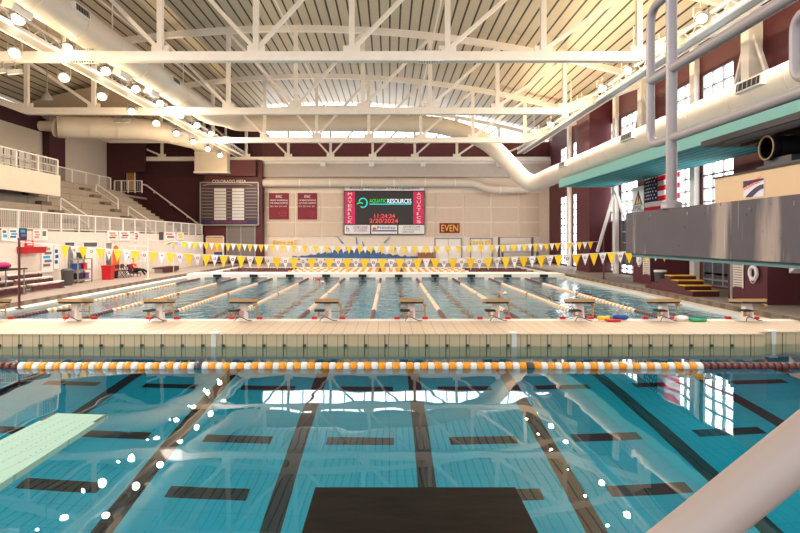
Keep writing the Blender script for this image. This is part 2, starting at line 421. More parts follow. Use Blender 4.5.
stanchion(-13.93, 22.6, .12, 2.75, BROWN, 'brown post holding the nearer pennant rope on the left deck')
stanchion(12.9, 22.6, .3, 2.75, GREYM, 'grey post holding the nearer pennant rope on the right deck')
stanchion(-14.7, 36.6, .3, 2.75, WHITE, 'pale post holding the farther pennant rope on the left deck')
stanchion(13.1, 36.6, .3, 2.75, BROWN, 'slim dark post holding the farther pennant rope on the right deck')
# ------------------------------------------------------------------ far wall
def wallbox(x0, x1, y0, y1, Ya, mt, m, th=.15):      # a slab in the far wall given by its outline on the photo
    a, b = px(x0, y1, Ya), px(x1, y0, Ya); m.box(a.x, b.x, Ya, Ya+th, a.z, b.z, mt)
XD = -12.9
m = MB()
m.box(XD, WR, YF, YF+.3, .3, 10.9, CREAMW)
ST(m, 'wall_far')
m = MB(); m.box(XD, WR, YF-.55, YF, 9.0, 10.35, mat('grey_soffit_band', (188, 176, 168), .7)); ST(m, 'trim_band')
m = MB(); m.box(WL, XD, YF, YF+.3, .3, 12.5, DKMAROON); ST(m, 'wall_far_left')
m = MB(); m.box(XD, WR, YF, YF+.3, 10.9, 12.6, MAROON); m.box(XD, WR, YF-.6, YF, 10.35, 10.75, STEEL); ST(m, 'wall_far_band')
m = MB(); m.prism([(XD, 14.1)]+[(XD+(WR-XD)*i/16, roofz(XD+(WR-XD)*i/16)) for i in range(17)]+[(WR, 12.6), (WR, 14.1)][:0]+[(WR, 12.0)], YF, YF+.3, CREAMW) if 0 else None
m = MB()
pts = [XD+(WR-XD)*i/14 for i in range(15)]
for a, b in zip(pts, pts[1:]):
    m.add([(a, YF+.2, 12.6), (b, YF+.2, 12.6), (b, YF+.2, roofz(b)+.1), (a, YF+.2, roofz(a)+.1)], [(0, 1, 2, 3)], GLASSW)
for i, a in enumerate(pts): m.box(a-.06, a+.06, YF, YF+.2, 12.6, roofz(a), STEEL)
m.box(XD, WR, YF, YF+.2, 12.6, 12.72, STEEL)
ST(m, 'window_1')
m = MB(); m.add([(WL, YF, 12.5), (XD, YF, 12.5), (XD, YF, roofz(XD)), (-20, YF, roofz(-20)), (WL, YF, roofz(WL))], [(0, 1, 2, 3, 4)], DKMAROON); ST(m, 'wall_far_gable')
# acoustic panels
PAN = lines_mat('acoustic_panel', (214, 192, 172), (196, 172, 150), [('X', .12, .03, 0)], .9)
rows = [(193, 206.5), (208, 221.5), (223, 236.5)]
cols = [(266, 294.5), (296, 321), (322.5, 343), (425.5, 434.5), (436, 462.5), (464.5, 490.5), (492.5, 518), (520, 539)]
for r, (ya, yb) in enumerate(rows):
    for c, (xa, xb) in enumerate(cols):
        m = MB(); wallbox(xa, xb, ya, yb, YF-.075, PAN, m, .06)
        m.build('acoustic_panel', label='beige acoustic panel, %s row from top, %s column from left on the far wall' % (ORD[r], ORD[c]), cat='wall panel', group='acoustic panels on the far wall')
# square horizontal pipe duct
t = thing('wall_duct', px(262, 183, 60.3), 'slim cream duct running along the far wall with a dip at its right', 'duct')
m = MB(); m.tube(fillet([px(258, 183, 60.3), px(474, 183, 60.3), px(487, 189.5, 60.3), px(528, 189.5, 60.3)], .8), .4, DUCT, 16); m.build('pipe', t)
for x in (300, 330, 362, 394, 425, 455, 500):
    m = MB(); p = px(x, 183 if x < 470 else 189.5, 60.3); m.tube([p-Vector((.06, 0, 0)), p+Vector((.06, 0, 0))], .425, STEEL, 16); m.build('seam', t)
# championship banners
def banner(x0, x1, y0, y1, lab, l2):
    Yb = YF-.12; t = thing('banner', px((x0+x1)/2, y1, Yb), lab, 'banner', 'championship banners'); a, b = px(x0, y1, Yb), px(x1, y0, Yb)
    m = MB(); m.box(a.x, b.x, Yb, Yb+.03, a.z, b.z, mat('banner_maroon', (128, 30, 48), .7)); m.build('cloth', t)
    W = b.x-a.x; Hh = b.z-a.z
    text('RMAC', (a.x+.7, Yb, b.z-.5), U, V, W-1.4, .28, PWHITE, t)
    text(l2[0], (a.x+.12, Yb, b.z-.82), U, V, W-.24, .16, PWHITE, t); text(l2[1], (a.x+.12, Yb, b.z-1.1), U, V, W-.24, .16, PWHITE, t)
    for i in range(4):
        text(l2[2+i], (a.x+.1+i*(W-.2)/4, Yb, b.z-1.42-(0)), U, V, (W-.2)/4-.12, .13, PWHITE, t)
    m = MB(); c = Vector((b.x-.6, Yb-.012, a.z+.62))
    m.tube([c+Vector((.36*math.cos(q*PI/8), 0, .26*math.sin(q*PI/8))) for q in range(17)], .035, EMB, 6)
    m.lathe(c+Vector((-.1, 0, .02)), [(.07, 0), (.07, .015)], EMB, 10, (0, 1, 0)); m.lathe(c+Vector((.12, 0, .02)), [(.07, 0), (.07, .015)], EMB, 10, (0, 1, 0))
    m.build('emblem', t, label='pale red mascot outline')
banner(269, 289, 193, 219.5, "maroon championship banner left of the scoreboard, farther left of the two", ["MEN'S SWIMMING", 'AND DIVING CHAMPIONS', '2013', '2014', '2016', '2017'])
banner(297.6, 317.2, 193, 219.5, "maroon championship banner left of the scoreboard, nearer to the scoreboard", ["WOMEN'S SWIMMING", 'AND DIVING CHAMPIONS', '2012', '2013', '2015', '2016'])
# scoreboard
Yb = YF-.3; t = thing('scoreboard', px(384, 234, Yb), 'large electronic scoreboard with pink side strips on the far wall', 'scoreboard')
def rect(name, x0, x1, y0, y1, mt, par, dy=0, th=.03, label=None):
    a, b = px(x0, y1, Yb), px(x1, y0, Yb); q = MB(); q.box(a.x, b.x, Yb-dy-th, Yb-dy, a.z, b.z, mt); return q.build(name, par, label=label)
def tx(s, x0, x1, y0, y1, mt, par, dy=.06, name='lettering'):
    a, b = px(x0, y1, Yb), px(x1, y0, Yb); return text(s, (a.x, Yb-dy, a.z), U, V, b.x-a.x, b.z-a.z, mt, par, name)
q = MB(); a, b = px(344, 234.6, Yb), px(424.6, 185.6, Yb); q.box(a.x, b.x, Yb, YF-.02, a.z, b.z, BLACK); q.build('cabinet', t)
SGW = mat('sign_white', (232, 226, 224), .5, var=.02); PINK = mat('strip_pink', (216, 30, 96), .5, var=.35, scale=2.5)
PURP = mat('logo_purple', (120, 80, 140), .5); BLUE = mat('logo_blue', (20, 70, 150), .5); INK = mat('ink_grey', (110, 100, 104), .5); NAVY = mat('navy', (34, 36, 84), .5)
rect('top_sign', 344.3, 424.3, 186, 190.6, SGW, t); tx('Rocky Mountain Orthopaedics', 350, 419, 186.8, 190, NAVY, t)
rect('side_strip', 344.7, 355, 191.7, 224, PINK, t); rect('side_strip', 413.2, 424, 191.7, 224, PINK, t)
rect('screen', 355.4, 412.8, 191.7, 224, mat('led_screen', (38, 32, 30), .4), t)
for j, ch in enumerate('MAVERICK'): tx(ch, 348, 352 if ch != 'I' else 349.4, 192.6+j*3.95, 195.4+j*3.95, PWHITE, t)
for j, ch in enumerate('AQUATICS'): tx(ch, 416.8, 420.8 if ch != 'I' else 418.2, 192.6+j*3.95, 195.4+j*3.95, PWHITE, t)
LW = emit('led_white', (235, 250, 255), 1.3); LG = emit('led_green', (80, 230, 90), 1.0); LR = emit('led_red', (255, 90, 90), 1.1); LC = emit('led_cyan', (70, 220, 220), 1.0)
tx('AQUATIC', 369.5, 386.5, 199, 203.3, LG, t); tx('RESOURCES', 387.5, 411.3, 199, 203.3, LW, t); rect('underline', 369.5, 411.3, 203.7, 204.6, LC, t, .03, .02)
tx('11:24:34', 374.5, 395, 214, 218, LR, t); tx('2/20/2024', 369.5, 398, 218.8, 223, LR, t)
q = MB(); c = px(363, 202.8, Yb-.05)
q.tube([c+Vector((.42*math.cos(i*PI/10-2.2), 0, .46*math.sin(i*PI/10-2.2))) for i in range(17)], .06, LC, 6); q.tube([c+Vector((-.62, 0, -.1)), c+Vector((-.3, 0, .02)), c+Vector((.0, 0, -.06))], .06, LG, 6)
q.build('logo', t, label='glowing ring logo')
for x0, x1 in ((344.6, 370), (371.2, 397.2), (398.4, 424.2)): rect('ad_panel', x0, x1, 225, 233.9, SGW, t)
tx('HOME LOANS', 353.5, 367.5, 226.2, 228.7, PURP, t); tx('OF COLORADO', 354, 367, 229.2, 231.4, PURP, t); tx('h', 346.5, 349, 226.2, 231.5, PURP, t)
tx('Fidelity', 377.5, 395.5, 226.3, 229.6, BLUE, t); rect('blue_bar', 372, 396.6, 230.2, 231.4, BLUE, t, .03, .02)
q = MB(); q.ball(px(374.5, 228.6, Yb-.05), .22, ORANGE2, sc=(1, .1, .6)); q.build('sun_logo', t)
tx('WESTERN SLOPE', 403, 420, 226.1, 228, INK, t); tx('ORTHODONTICS', 402.5, 420, 228.7, 230.3, INK, t); tx('GROUP', 402.5, 414, 231, 232.8, PURP, t)
# EVEN sign
Yb = YF-.09
t = thing('event_sign', px(450, 233, Yb), 'maroon sign with yellow capital letters right of the scoreboard', 'sign')
rect('board', 439.5, 459.7, 223, 233, mat('sign_maroon', (120, 30, 50), .8), t, 0); tx('EVEN', 441.3, 458, 224.8, 231.4, YEL, t, .04)
# record board and the maroon volume it hangs on
m = MB(); a, b = px(204, 262, YF-1.2), px(262, 160, YF-1.2); m.box(a.x, b.x, YF-1.2, YF, .3, b.z, MAROON); ST(m, 'wall_record_bay')
Yb = YF-1.3
t = thing('record_board', px(229, 224, Yb), 'maroon pool record board with two white name columns, left of the banners', 'record board')
rect('panel', 200.5, 258.5, 183, 224.5, mat('record_maroon', (78, 32, 42), .5), t, 0, .12)
q = MB(); 
for a_, b_ in (((200.5, 182), (200.5, 225)), ((258.5, 182), (258.5, 225)), ((200.5, 225), (258.5, 225)), ((200, 182.5), (259, 182.5))): q.bar(px(*a_, Yb-.08), px(*b_, Yb-.08), .12, .14, GREYM, up=(0, 1, 0))
q.build('frame', t)
NAMES = lines_mat('name_slats', (206, 202, 200), (120, 112, 116), [('Z', .32, .06, 0)], .5); DKN = lines_mat('dark_slats', (70, 52, 58), (150, 140, 140), [('Z', .32, .05, 0)], .5)
for x0, x1 in ((214.5, 226.5), (232.5, 244.5)): rect('name_column', x0, x1, 188, 220, NAMES, t, .13)
for x0, x1 in ((202, 213.5), (227.2, 231.8), (245.5, 257)): rect('dark_column', x0, x1, 188, 220, DKN, t, .13)
tx('COLORADO MESA', 213, 246.5, 180, 183.2, STEEL, t, .2)
q = MB(); q.tube([px(203+ i*5.5, 185.4-(1.2 if 0 < i < 9 else 0), Yb-.2) for i in range(10)], .07, GREYM, 6); q.build('arch_rail', t)
rect('bottom_strip', 202, 257.5, 220.8, 223.8, NAVY, t, .13); tx('THE HALL OF RECORD HOLDERS 2024', 211, 247, 221.5, 223.2, EMB, t, .18)
# louvre doors under it
Yb = YF-1.22
t = thing('double_door', px(241, 257, Yb), 'grey louvred double door under the record board', 'door'); LOUV = lines_mat('louvre', (128, 118, 112), (88, 80, 76), [('Z', .12, .04, 0)], .6)
rect('door_leaf', 227.5, 240.5, 225.5, 260.5, LOUV, t); rect('door_leaf', 241.5, 254.5, 225.5, 260.5, LOUV, t)
q = MB(); a, b = px(227, 261, Yb), px(255, 225, Yb)
for x in (a.x, (a.x+b.x)/2, b.x): q.box(x-.05, x+.05, Yb-.06, Yb, .3, b.z, GREYM)
q.box(a.x, b.x, Yb-.06, Yb, b.z, b.z+.1, GREYM); q.build('door_frame', t)
t = thing('doorway', px(215, 262, Yb), 'lit orange doorway beside the grey double door', 'doorway'); rect('lit_opening', 207, 223, 237.5, 261.5, emit('lit_room', (240, 180, 120), .7), t)
q = MB(); a, b = px(206.5, 261, Yb), px(223.5, 237, Yb)
for x in (a.x, b.x): q.box(x-.06, x+.06, Yb-.07, Yb, .3, b.z, STEEL)
q.box(a.x, b.x, Yb-.07, Yb, b.z, b.z+.12, STEEL); q.build('door_frame', t); rect('blue_mat', 214.5, 222.5, 252, 261, BLUE, t, .1)
Yb = 58.0
t = thing('air_handler', px(210, 173, Yb), 'cream boxy air handling duct hanging left above the record board', 'duct box')
q = MB(); a, b = px(194.5, 173, Yb), px(227, 138, Yb); q.box(a.x, b.x, Yb, Yb+1.12, a.z+.15, b.z, DUCT); q.build('casing', t)
q = MB(); q.box(a.x-.08, b.x+.08, Yb-.08, Yb+1.12, a.z, a.z+.15, STEEL); q.build('flange', t); q = MB(); q.box(a.x-.03, b.x+.03, Yb-.03, Yb+1.12, a.z+1.9, a.z+1.98, STEEL); q.build('flange', t)
for hx in (a.x+.2, b.x-.2): q = MB(); q.tube([(hx, 58.5, b.z), (hx, 58.5, roofz(hx))], .04, STEEL, 6); q.build('hanger', t)
q = MB(); a, b = px(222, 176, 59.2), px(255.5, 160, 59.2); q.box(a.x, b.x, 59.2, YF-.02, a.z, b.z, MAROON); ST(q, 'wall_soffit')
# doors and mural on the lower far wall
Yb = YF-.04
for k_, (x0, x1) in enumerate(((435, 461.5), (470.5, 492.0))):
    q = MB(); a, b = px(x0, 262, Yb), px(x1, 239, Yb); q.box(a.x, b.x, YF-.05, YF, .3, b.z, WHITE)
    for x in (a.x, b.x): q.box(x-.07, x+.07, YF-.1, YF, .3, b.z+.1, GREYM)
    q.box((a.x+b.x)/2-.02, (a.x+b.x)/2+.02, YF-.07, YF-.05, .3, b.z, GREYM)
    q.box(a.x, b.x, YF-.1, YF, b.z, b.z+.12, GREYM); ST(q, 'door_%d' % (k_+1))
q = MB(); a, b = px(292, 258, Yb), px(436, 252.5, Yb); MURC = mat('wave_blue', (62, 96, 140), .5, var=.7, scale=1.2, stretch=(1, 1, 3)); MURL = mat('wave_light_blue', (70, 140, 180), .5, var=.4, scale=2)
n = 60; top = []
for i in range(n+1):
    x = a.x+(b.x-a.x)*i/n; u_ = i/n
    top.append((x, .9+.75*math.exp(-((u_-.42)/.24)**2)+.2*math.sin(i*1.9)*math.exp(-((u_-.42)/.3)**2)+.12*random.random()))
q.prism([(a.x, .6)]+top+[(b.x, .6)], YF-.05, YF-.02, MURC)
for (x0, y0, x1, y1) in ((337, 236, 343, 243.5), (356, 237, 357, 244), (390, 236.5, 384, 243), (345, 246, 350, 252), (372, 247, 376, 253), (362, 241, 364, 247), (328, 247, 333, 252), (399, 246, 392, 251)):
    A, B = px(x0, y0, YF-.1), px(x1, y1, YF-.1); q.tube([A, (A+B)/2, B], [.03, .05, .08], MURL, 6)
q.build('wave_mural', label='blue painted wave with splashing drops low on the far wall', cat='mural')
q = MB(); a, b = px(418, 262, 60.2), px(433.5, 253, 60.2); q.box(a.x, b.x, 60.2, 60.9, .3, b.z, mat('cardboard', (150, 100, 70), .8)); q.box(a.x-.04, b.x+.04, 60.16, 60.94, b.z, b.z+.06, TAN)
q.build('brown_crate', label='brown crate standing against the far wall below the double door', cat='crate')
for lab, x0, x1 in (('yellow fringed garland on the far wall, left one under the banners', 272, 298), ('yellow fringed garland on the far wall, right one below the yellow lettered sign', 469, 491)):
    t = thing('garland', px((x0+x1)/2, 240, YF-.1), lab, 'garland', 'fringed garlands'); m = MB(); n = 22
    P = [px(x0+(x1-x0)*i/n, 239.5+2.2*(1-(2*i/n-1)**2), YF-.1) for i in range(n+1)]
    m.tube(P, .025, YEL, 5); m.build('cord', t); m = MB()
    for i in range(n): m.box(P[i].x, P[i].x+.07, YF-.11, YF-.09, P[i].z-.32-.1*random.random(), P[i].z, YEL if i % 3 else PWHITE)
    m.build('fringe', t)
for j, (yy0, yy1, x0, x1) in enumerate(((237, 245.5, 499.5, 533), (251.5, 262, 503, 538))):
    Yk = 58.5 if j == 0 else 59.3; t = thing('wheeled_rack', px((x0+x1)/2, yy1, Yk), ('grey metal rack frame, upper rear one by the right end of the far wall', 'low grey rack standing by the right end of the far wall')[j], 'rack')
    a, b = px(x0, yy1 if j else 262, Yk), px(x1, yy0, Yk); z0 = .3
    for x in (a.x, b.x):
        for dy in (0, .5): m = MB(); m.tube([(x, Yk+dy, z0), (x, Yk+dy, b.z)], .06, DARKG, 6); m.build('post', t)
    for z in (b.z-.1, b.z-.75, z0+.25):
        if z > z0+.1: m = MB(); m.box(a.x, b.x, Yk, Yk+.5, z, z+.09, GREYM); m.build('shelf', t)
# ------------------------------------------------------------------ right wall with windows
m = MB()
ZS, ZM0, ZM1, ZT = .4, 4.0, 6.3, 11.25
cent = [9.5, 20.6, 31.7, 42.7, 53.7]
prev = YB
def wr(m, y0, y1, z0, z1, mt=MAROON): m.box(WR, WR+.3, y0, y1, z0, z1, mt)
for c in cent:
    wr(m, prev, c-3.3, .3, 13.4)
    wr(m, c-3.3, c+3.3, .3, ZS); wr(m, c-.5, c+.5, ZS, 13.4)
    for s in (-1, 1):
        a, b = (c-3.3, c-.5) if s < 0 else (c+.5, c+3.3)
        wr(m, a, b, ZM1+.4, 7.6); wr(m, a, b, ZT, 13.4)
    prev = c+3.3
wr(m, prev, YF+.3, .3, 13.4)
ST(m, 'wall_right')
k_ = 2
for c in cent:
    for s in (-1, 1):
        a, b = (c-3.3, c-.5) if s < 0 else (c+.5, c+3.3)
        q = MB()
        for z0, z1, mt in ((ZS, ZS+.6, DARKPANE if c < 40 else GLASSW), (ZS+.6, ZM0, DARKPANE if c < 50 else GLASSW), (ZM0, ZM1+.4, GLASSW), (7.6, ZT, GLASSW)):
            q.quad((WR+.15, a, z0), (WR+.15, a, z1), (WR+.15, b, z1), (WR+.15, b, z0), mt)
            for i in range(4):
                y = a+(b-a)*i/3; q.box(WR+.02, WR+.14, y-.05, y+.05, z0, z1, GREYM)
            nz = max(2, round((z1-z0)/.72))
            for i in range(nz+1):
                z = z0+(z1-z0)*i/nz; q.box(WR+.04, WR+.14, a, b, z-.04, z+.04, GREYM)
        ST(q, 'window_%d' % k_); k_ += 1
# white columns between the windows and at the trusses
for c in cent[1:]:
    m = MB(); m.box(WR-.3, WR-.02, c-.25, c+.25, .3, 12.9, STEEL)
    m.build('window_column', label='white column between the paired windows, %s pair from the far end' % ORD[len(cent)-1-cent.index(c)], cat='column', group='columns between windows')
for i, c in enumerate((26.4, 37.5, 48.6)):
    t = thing('braced_column', (WR-.4, c, .3), 'cream braced column against the maroon side wall, %s nearest' % ORD[i], 'column', 'braced columns of the side wall')
    m = MB(); m.box(WR-.65, WR-.03, c-.3, c+.3, 7.3, 12.9, STEEL); m.build('column', t)
    for s in (-1, 1):
        m = MB(); m.bar((WR-.4, c+s*.3, 11.6), (WR-.4, c+s*1.9, 8.2), .15, .15, STEEL); m.build('brace', t)
# A frame under the walkway
t = thing('walkway_prop', (15.9, 42.1, 1.8), 'white pair of slanting braces under the teal walkway, beside the mountain banner', 'prop')
m = MB(); m.bar((15.9, 42.2, 6.2), (14.65, 42.2, 1.85), .18, .18, STEEL); m.build('brace', t)
m = MB(); m.bar((15.9, 42.2, 6.2), (15.95, 40.4, 4.0), .18, .18, STEEL); m.build('brace', t)
m = MB(); m.box(15.75, 16.0, 42.05, 42.4, 6.0, 6.42, STEEL); m.build('head_plate', t)
# maroon boxes standing out of the wall
VENT = lines_mat('vent_slats', (214, 200, 190), (130, 110, 104), [('Z', .1, .03, 0)], .5)
for i, (y0, y1, x, zt, v) in enumerate(((22.2, 24.8, 14.0, 3.2, 1), (32.1, 34.4, 14.0, 3.2, 1), (44.0, 47.0, 14.7, 13.2, 0))):
    if i == 2: y0, y1 = 44.0, 47.0
    m = MB(); m.box(x, WR-.02, y0, y1, .3, zt, MAROON)
    o = m.build('wall_pier', label='maroon boxed pier on the right deck, %s nearest' % ORD[i], cat='pier', group='maroon piers')
    if v:
        q = MB(); ya = y0+.35; yb2 = y1-.7 if i else y0+1.35
        ya, yb2 = ((23.7, 24.3) if i == 0 else (32.2, 32.9))
        q.box(x-.04, x, ya, yb2, .85, 2.1, VENT); q.box(x-.055, x-.02, ya-.06, ya, .8, 2.15, STEEL); q.box(x-.055, x-.02, yb2, yb2+.06, .8, 2.15, STEEL)
        g = q.build('vent_grille', label=('pale vent grille on the nearest maroon pier', 'pale vent grille on the second maroon pier')[i], cat='vent')
t = thing('lifebuoy', (13.95, 22.75, 1.7), 'white ring lifebuoy hung on the nearest maroon pier', 'lifebuoy')
m = MB(); m.tube([(13.9, 22.9+.22*math.cos(a*PI/10), 1.45+.24*math.sin(a*PI/10)) for a in range(21)], .07, PWHITE, 10, False); m.build('ring', t)
m = MB(); m.tube([(13.88, 22.7+.05*i, 1.2-.14*math.sin(i*PI/8)) for i in range(9)], .015, PWHITE, 5); m.build('rope', t)
m = MB(); m.prism([(20.9, 2.1), (21.9, 2.1), (21.9, 1.5)], 14.6, 15.0, STEEL, 'X'); m.box(14.6, WR-.02, 20.8, 21.9, 2.1, 2.2, STEEL)
m.build('wall_bracket', label='white triangular bracket right of the ring lifebuoy', cat='bracket')
# far small lifebuoy at the second pier
t = thing('lifebuoy', (13.95, 34.0, 1.7), 'white ring lifebuoy on the second maroon pier behind the pennants', 'lifebuoy')
m = MB(); m.tube([(13.9, 33.3+.22*math.cos(a*PI/10), 1.62+.26*math.sin(a*PI/10)) for a in range(21)], .08, PWHITE, 10, False); m.build('ring', t)
m = MB(); m.tube([(13.88, 33.1+.05*i, 1.33-.12*math.sin(i*PI/8)) for i in range(9)], .015, PWHITE, 5); m.build('rope', t)
# maroon steps with yellow treads
t = thing('deck_steps', (13.4, 28, .3), 'maroon stepped platform with yellow treads on the right deck', 'steps')
ys = [25.5, 26.15, 26.8, 27.45, 28.1]; hs = [.5, .69, .87, 1.05]
poly = [(25.5, .3)]
for i in range(4): poly += [(ys[i], hs[i]), (ys[i+1], hs[i])]
poly += [(28.1, .85), (28.8, .85), (28.8, .65), (29.5, .65), (29.5, .46), (30.2, .46), (30.2, .3)]
m = MB(); m.prism(poly, 12.9, 14.05, MAROON, 'X'); m.build('body', t)
for i in range(4): m = MB(); m.box(12.9, 14.07, ys[i]-.03, ys[i+1]-.02, hs[i], hs[i]+.03, YEL if i else MAROON); m.box(12.9, 14.07, ys[i]-.05, ys[i]+.3, hs[i]+.031, hs[i]+.04, YEL); m.build('tread', t)
t = thing('trash_can', (14.15, 31.3, .3), 'grey trash can with a pale liner behind the maroon steps', 'trash can')
m = MB(); m.lathe((14.15, 31.3, .3), [(.24, 0), (.3, .75)], DARKG); m.build('bin', t); m = MB(); m.lathe((14.15, 31.3, 1.03), [(.31, 0), (.33, .06), (.3, .1)], PWHITE); m.build('liner', t)
# flag and banner on the side wall
FX = WR-.06
t = thing('national_flag', (FX, 36, 3.4), 'american flag with stars and red stripes hanging on the right wall', 'flag')
def cloth_mat(name, col):
    m = mat(name, col, .8); nt = m.node_tree; p = nt.nodes['Principled BSDF']; o = [n for n in nt.nodes if n.type == 'OUTPUT_MATERIAL'][0]
    tr = nt.nodes.new('ShaderNodeBsdfTranslucent'); tr.inputs[0].default_value = srgb(*col); mx = nt.nodes.new('ShaderNodeMixShader'); mx.inputs[0].default_value = .5
    nt.links.new(p.outputs[0], mx.inputs[1]); nt.links.new(tr.outputs[0], mx.inputs[2]); nt.links.new(mx.outputs[0], o.inputs[0]); return m
FR = cloth_mat('flag_red', (224, 28, 52)); FB = cloth_mat('flag_blue', (44, 42, 90)); FW = cloth_mat('flag_white', (240, 236, 232))
fy0, fy1, fz0, fz1 = 38.0, 33.2, 3.25, 7.1; sh = (fz1-fz0)/13
def cloth(q, y0, y1, z0, z1, mt, dx=0):
    n = 14
    for i in range(n):
        a, b = y0+(y1-y0)*i/n, y0+(y1-y0)*(i+1)/n; f = lambda y: FX-.1+.05*math.sin(y*3.2)-dx
        q.add([(f(a), a, z0), (f(b), b, z0), (f(b), b, z1), (f(a), a, z1)], [(0, 1, 2, 3)], mt, True)
q = MB()
for i in range(13): cloth(q, fy0, fy1, fz0+i*sh, fz0+(i+1)*sh, FR if i % 2 == 0 else FW)
q.build('stripes', t)
q = MB(); cy = fy0+(fy1-fy0)*.4; cloth(q, fy0, cy, fz0+6*sh, fz1, FB, .02); q.build('canton', t)
q = MB()
for r in range(9):
    for c in range(6 if r % 2 == 0 else 5):
        y = fy0+(cy-fy0)*((c*2+1+(r % 2))/12); z = fz1-(r+1)*.7*sh
        q.lathe((FX-.14+.05*math.sin(y*3.2), y, z), [(.055, 0), (.055, .01)], PWHITE, 5, (1, 0, 0))
q.build('stars', t)
t = thing('conference_banner', (FX, 39.8, 4.1), 'white banner with a mountain triangle and blue letters beside the flag', 'banner')
q = MB(); q.box(FX-.05, FX-.02, 38.15, 39.8, 3.9, 6.15, PWHITE); q.build('cloth', t)
q = MB(); q.prism([(39.55, 5.0), (38.35, 5.0), (38.95, 5.9)], FX-.07, FX-.055, NAVY, 'X'); q.prism([(39.25, 5.05), (38.9, 5.05), (38.95, 5.6)], FX-.085, FX-.071, YEL, 'X'); q.prism([(38.85, 5.05), (38.55, 5.05), (38.67, 5.4)], FX-.085, FX-.071, YEL, 'X'); q.build('mountain_logo', t)
text('RMAC', (FX-.07, 39.7, 4.55), (0, -1, 0), V, 1.45, .42, NAVY, t); q = MB(); q.box(FX-.07, FX-.055, 38.5, 39.4, 4.15, 4.4, YEL); q.build('yellow_bar', t)
# ------------------------------------------------------------------ teal walkway with the big duct on it
m = MB(); m.box(12.2, 15.95, -6, 42.8, 6.5, 6.62, TEALD); ob = thing('walkway', (12.2, 20, 6.5), 'long teal ribbed walkway deck along the right wall under the duct', 'walkway')
m.build('ribbed_deck', ob); m = MB(); m.box(12.12, 12.2, -6, 42.8, 6.42, 6.95, TEAL); m.build('edge_beam', ob); m = MB(); m.box(12.2, 15.95, 42.8, 42.9, 6.45, 6.8, TEAL); m.build('end_beam', ob)

def duct(lab, pts, r, seams, n=22, fr=1.6):
    t = thing('air_duct', pts[0], lab, 'duct'); P = fillet(pts, fr, 8); m = MB(); m.tube(P, r, DUCT, n); m.build('tube', t)
    for a, b, step in seams:
        a, b = Vector(a), Vector(b); L = (b-a).length; d = (b-a)/L; k = int(L/step)
        for i in range(k+1): m = MB(); m.tube([a+d*(i*step)-d*.04, a+d*(i*step)+d*.04], r+.018, DUCT, n); m.build('seam', t)
    return t
def grille(par, c, u, n, w=.75, h=.3):
    c, u, n = Vector(c), Vector(u).normalized(), Vector(n).normalized(); v = n.cross(u)
    m = MB(); m.obox(c, u, v, n, w, h, .4, STEEL); g = m.build('grille_box', par)
    m = MB()
    m.obox(c+n*.2, u, v, n, w*.86, h*.7, .03, BLACK)
    for i in range(5): m.obox(c+n*.22+u*(w*.86*((i+.5)/5-.5)), u, v, n, .03, h*.7, .02, GREYM)
    m.build('grille_slats', g)
RD = 12.95
d1 = duct('large cream duct running along the right wall over the teal walkway', [(RD, -5, 7.75), (RD, 48.3, 7.75), px(530, 186, 50.5), px(487, 140, 51), px(440, 124.5, 51), px(372, 123, 51), px(238, 123, 51), px(226, 118, 48.5), (-13.1, 43.5, 11.8), (-13.1, -5, 11.75)], .72, [((RD, 0, 7.75), (RD, 48, 7.75), 3.1), ((-13.1, 0, 11.75), (-13.1, 43, 11.79), 3.1), (px(260, 123, 51), px(420, 123, 51), 3.0)])
for y in (20.2, 30.6, 42.0): grille(d1, (RD-.68, y, 7.95), (0, 1, 0), (-1, 0, .1), 1.5, .36)
for y in (24.0, 34.6): grille(d1, (-13.1+.66, y, 11.85), (0, 1, 0), (1, 0, .1), 1.2, .36)
for y in (17.5, 21.7, 30.2, 34.0): grille(d1, (-13.1-.3, y, 11.1), (0, 1, 0), (-.35, 0, -1), 1.2, .4)
d2 = duct('large cream duct under the roof above the grandstand', [px(57, 127, 43), px(150, 129, 46), px(206, 143, 56)], .78, [(px(62, 127, 43.1), px(140, 129, 45.6), 1.8)])
m = MB(); m.tube([px(58, 127, 43), px(54, 126, 43), px(40, 126, 43)], [.75, .4, .35], DUCT, 16); m.build('tapered_neck', d2)
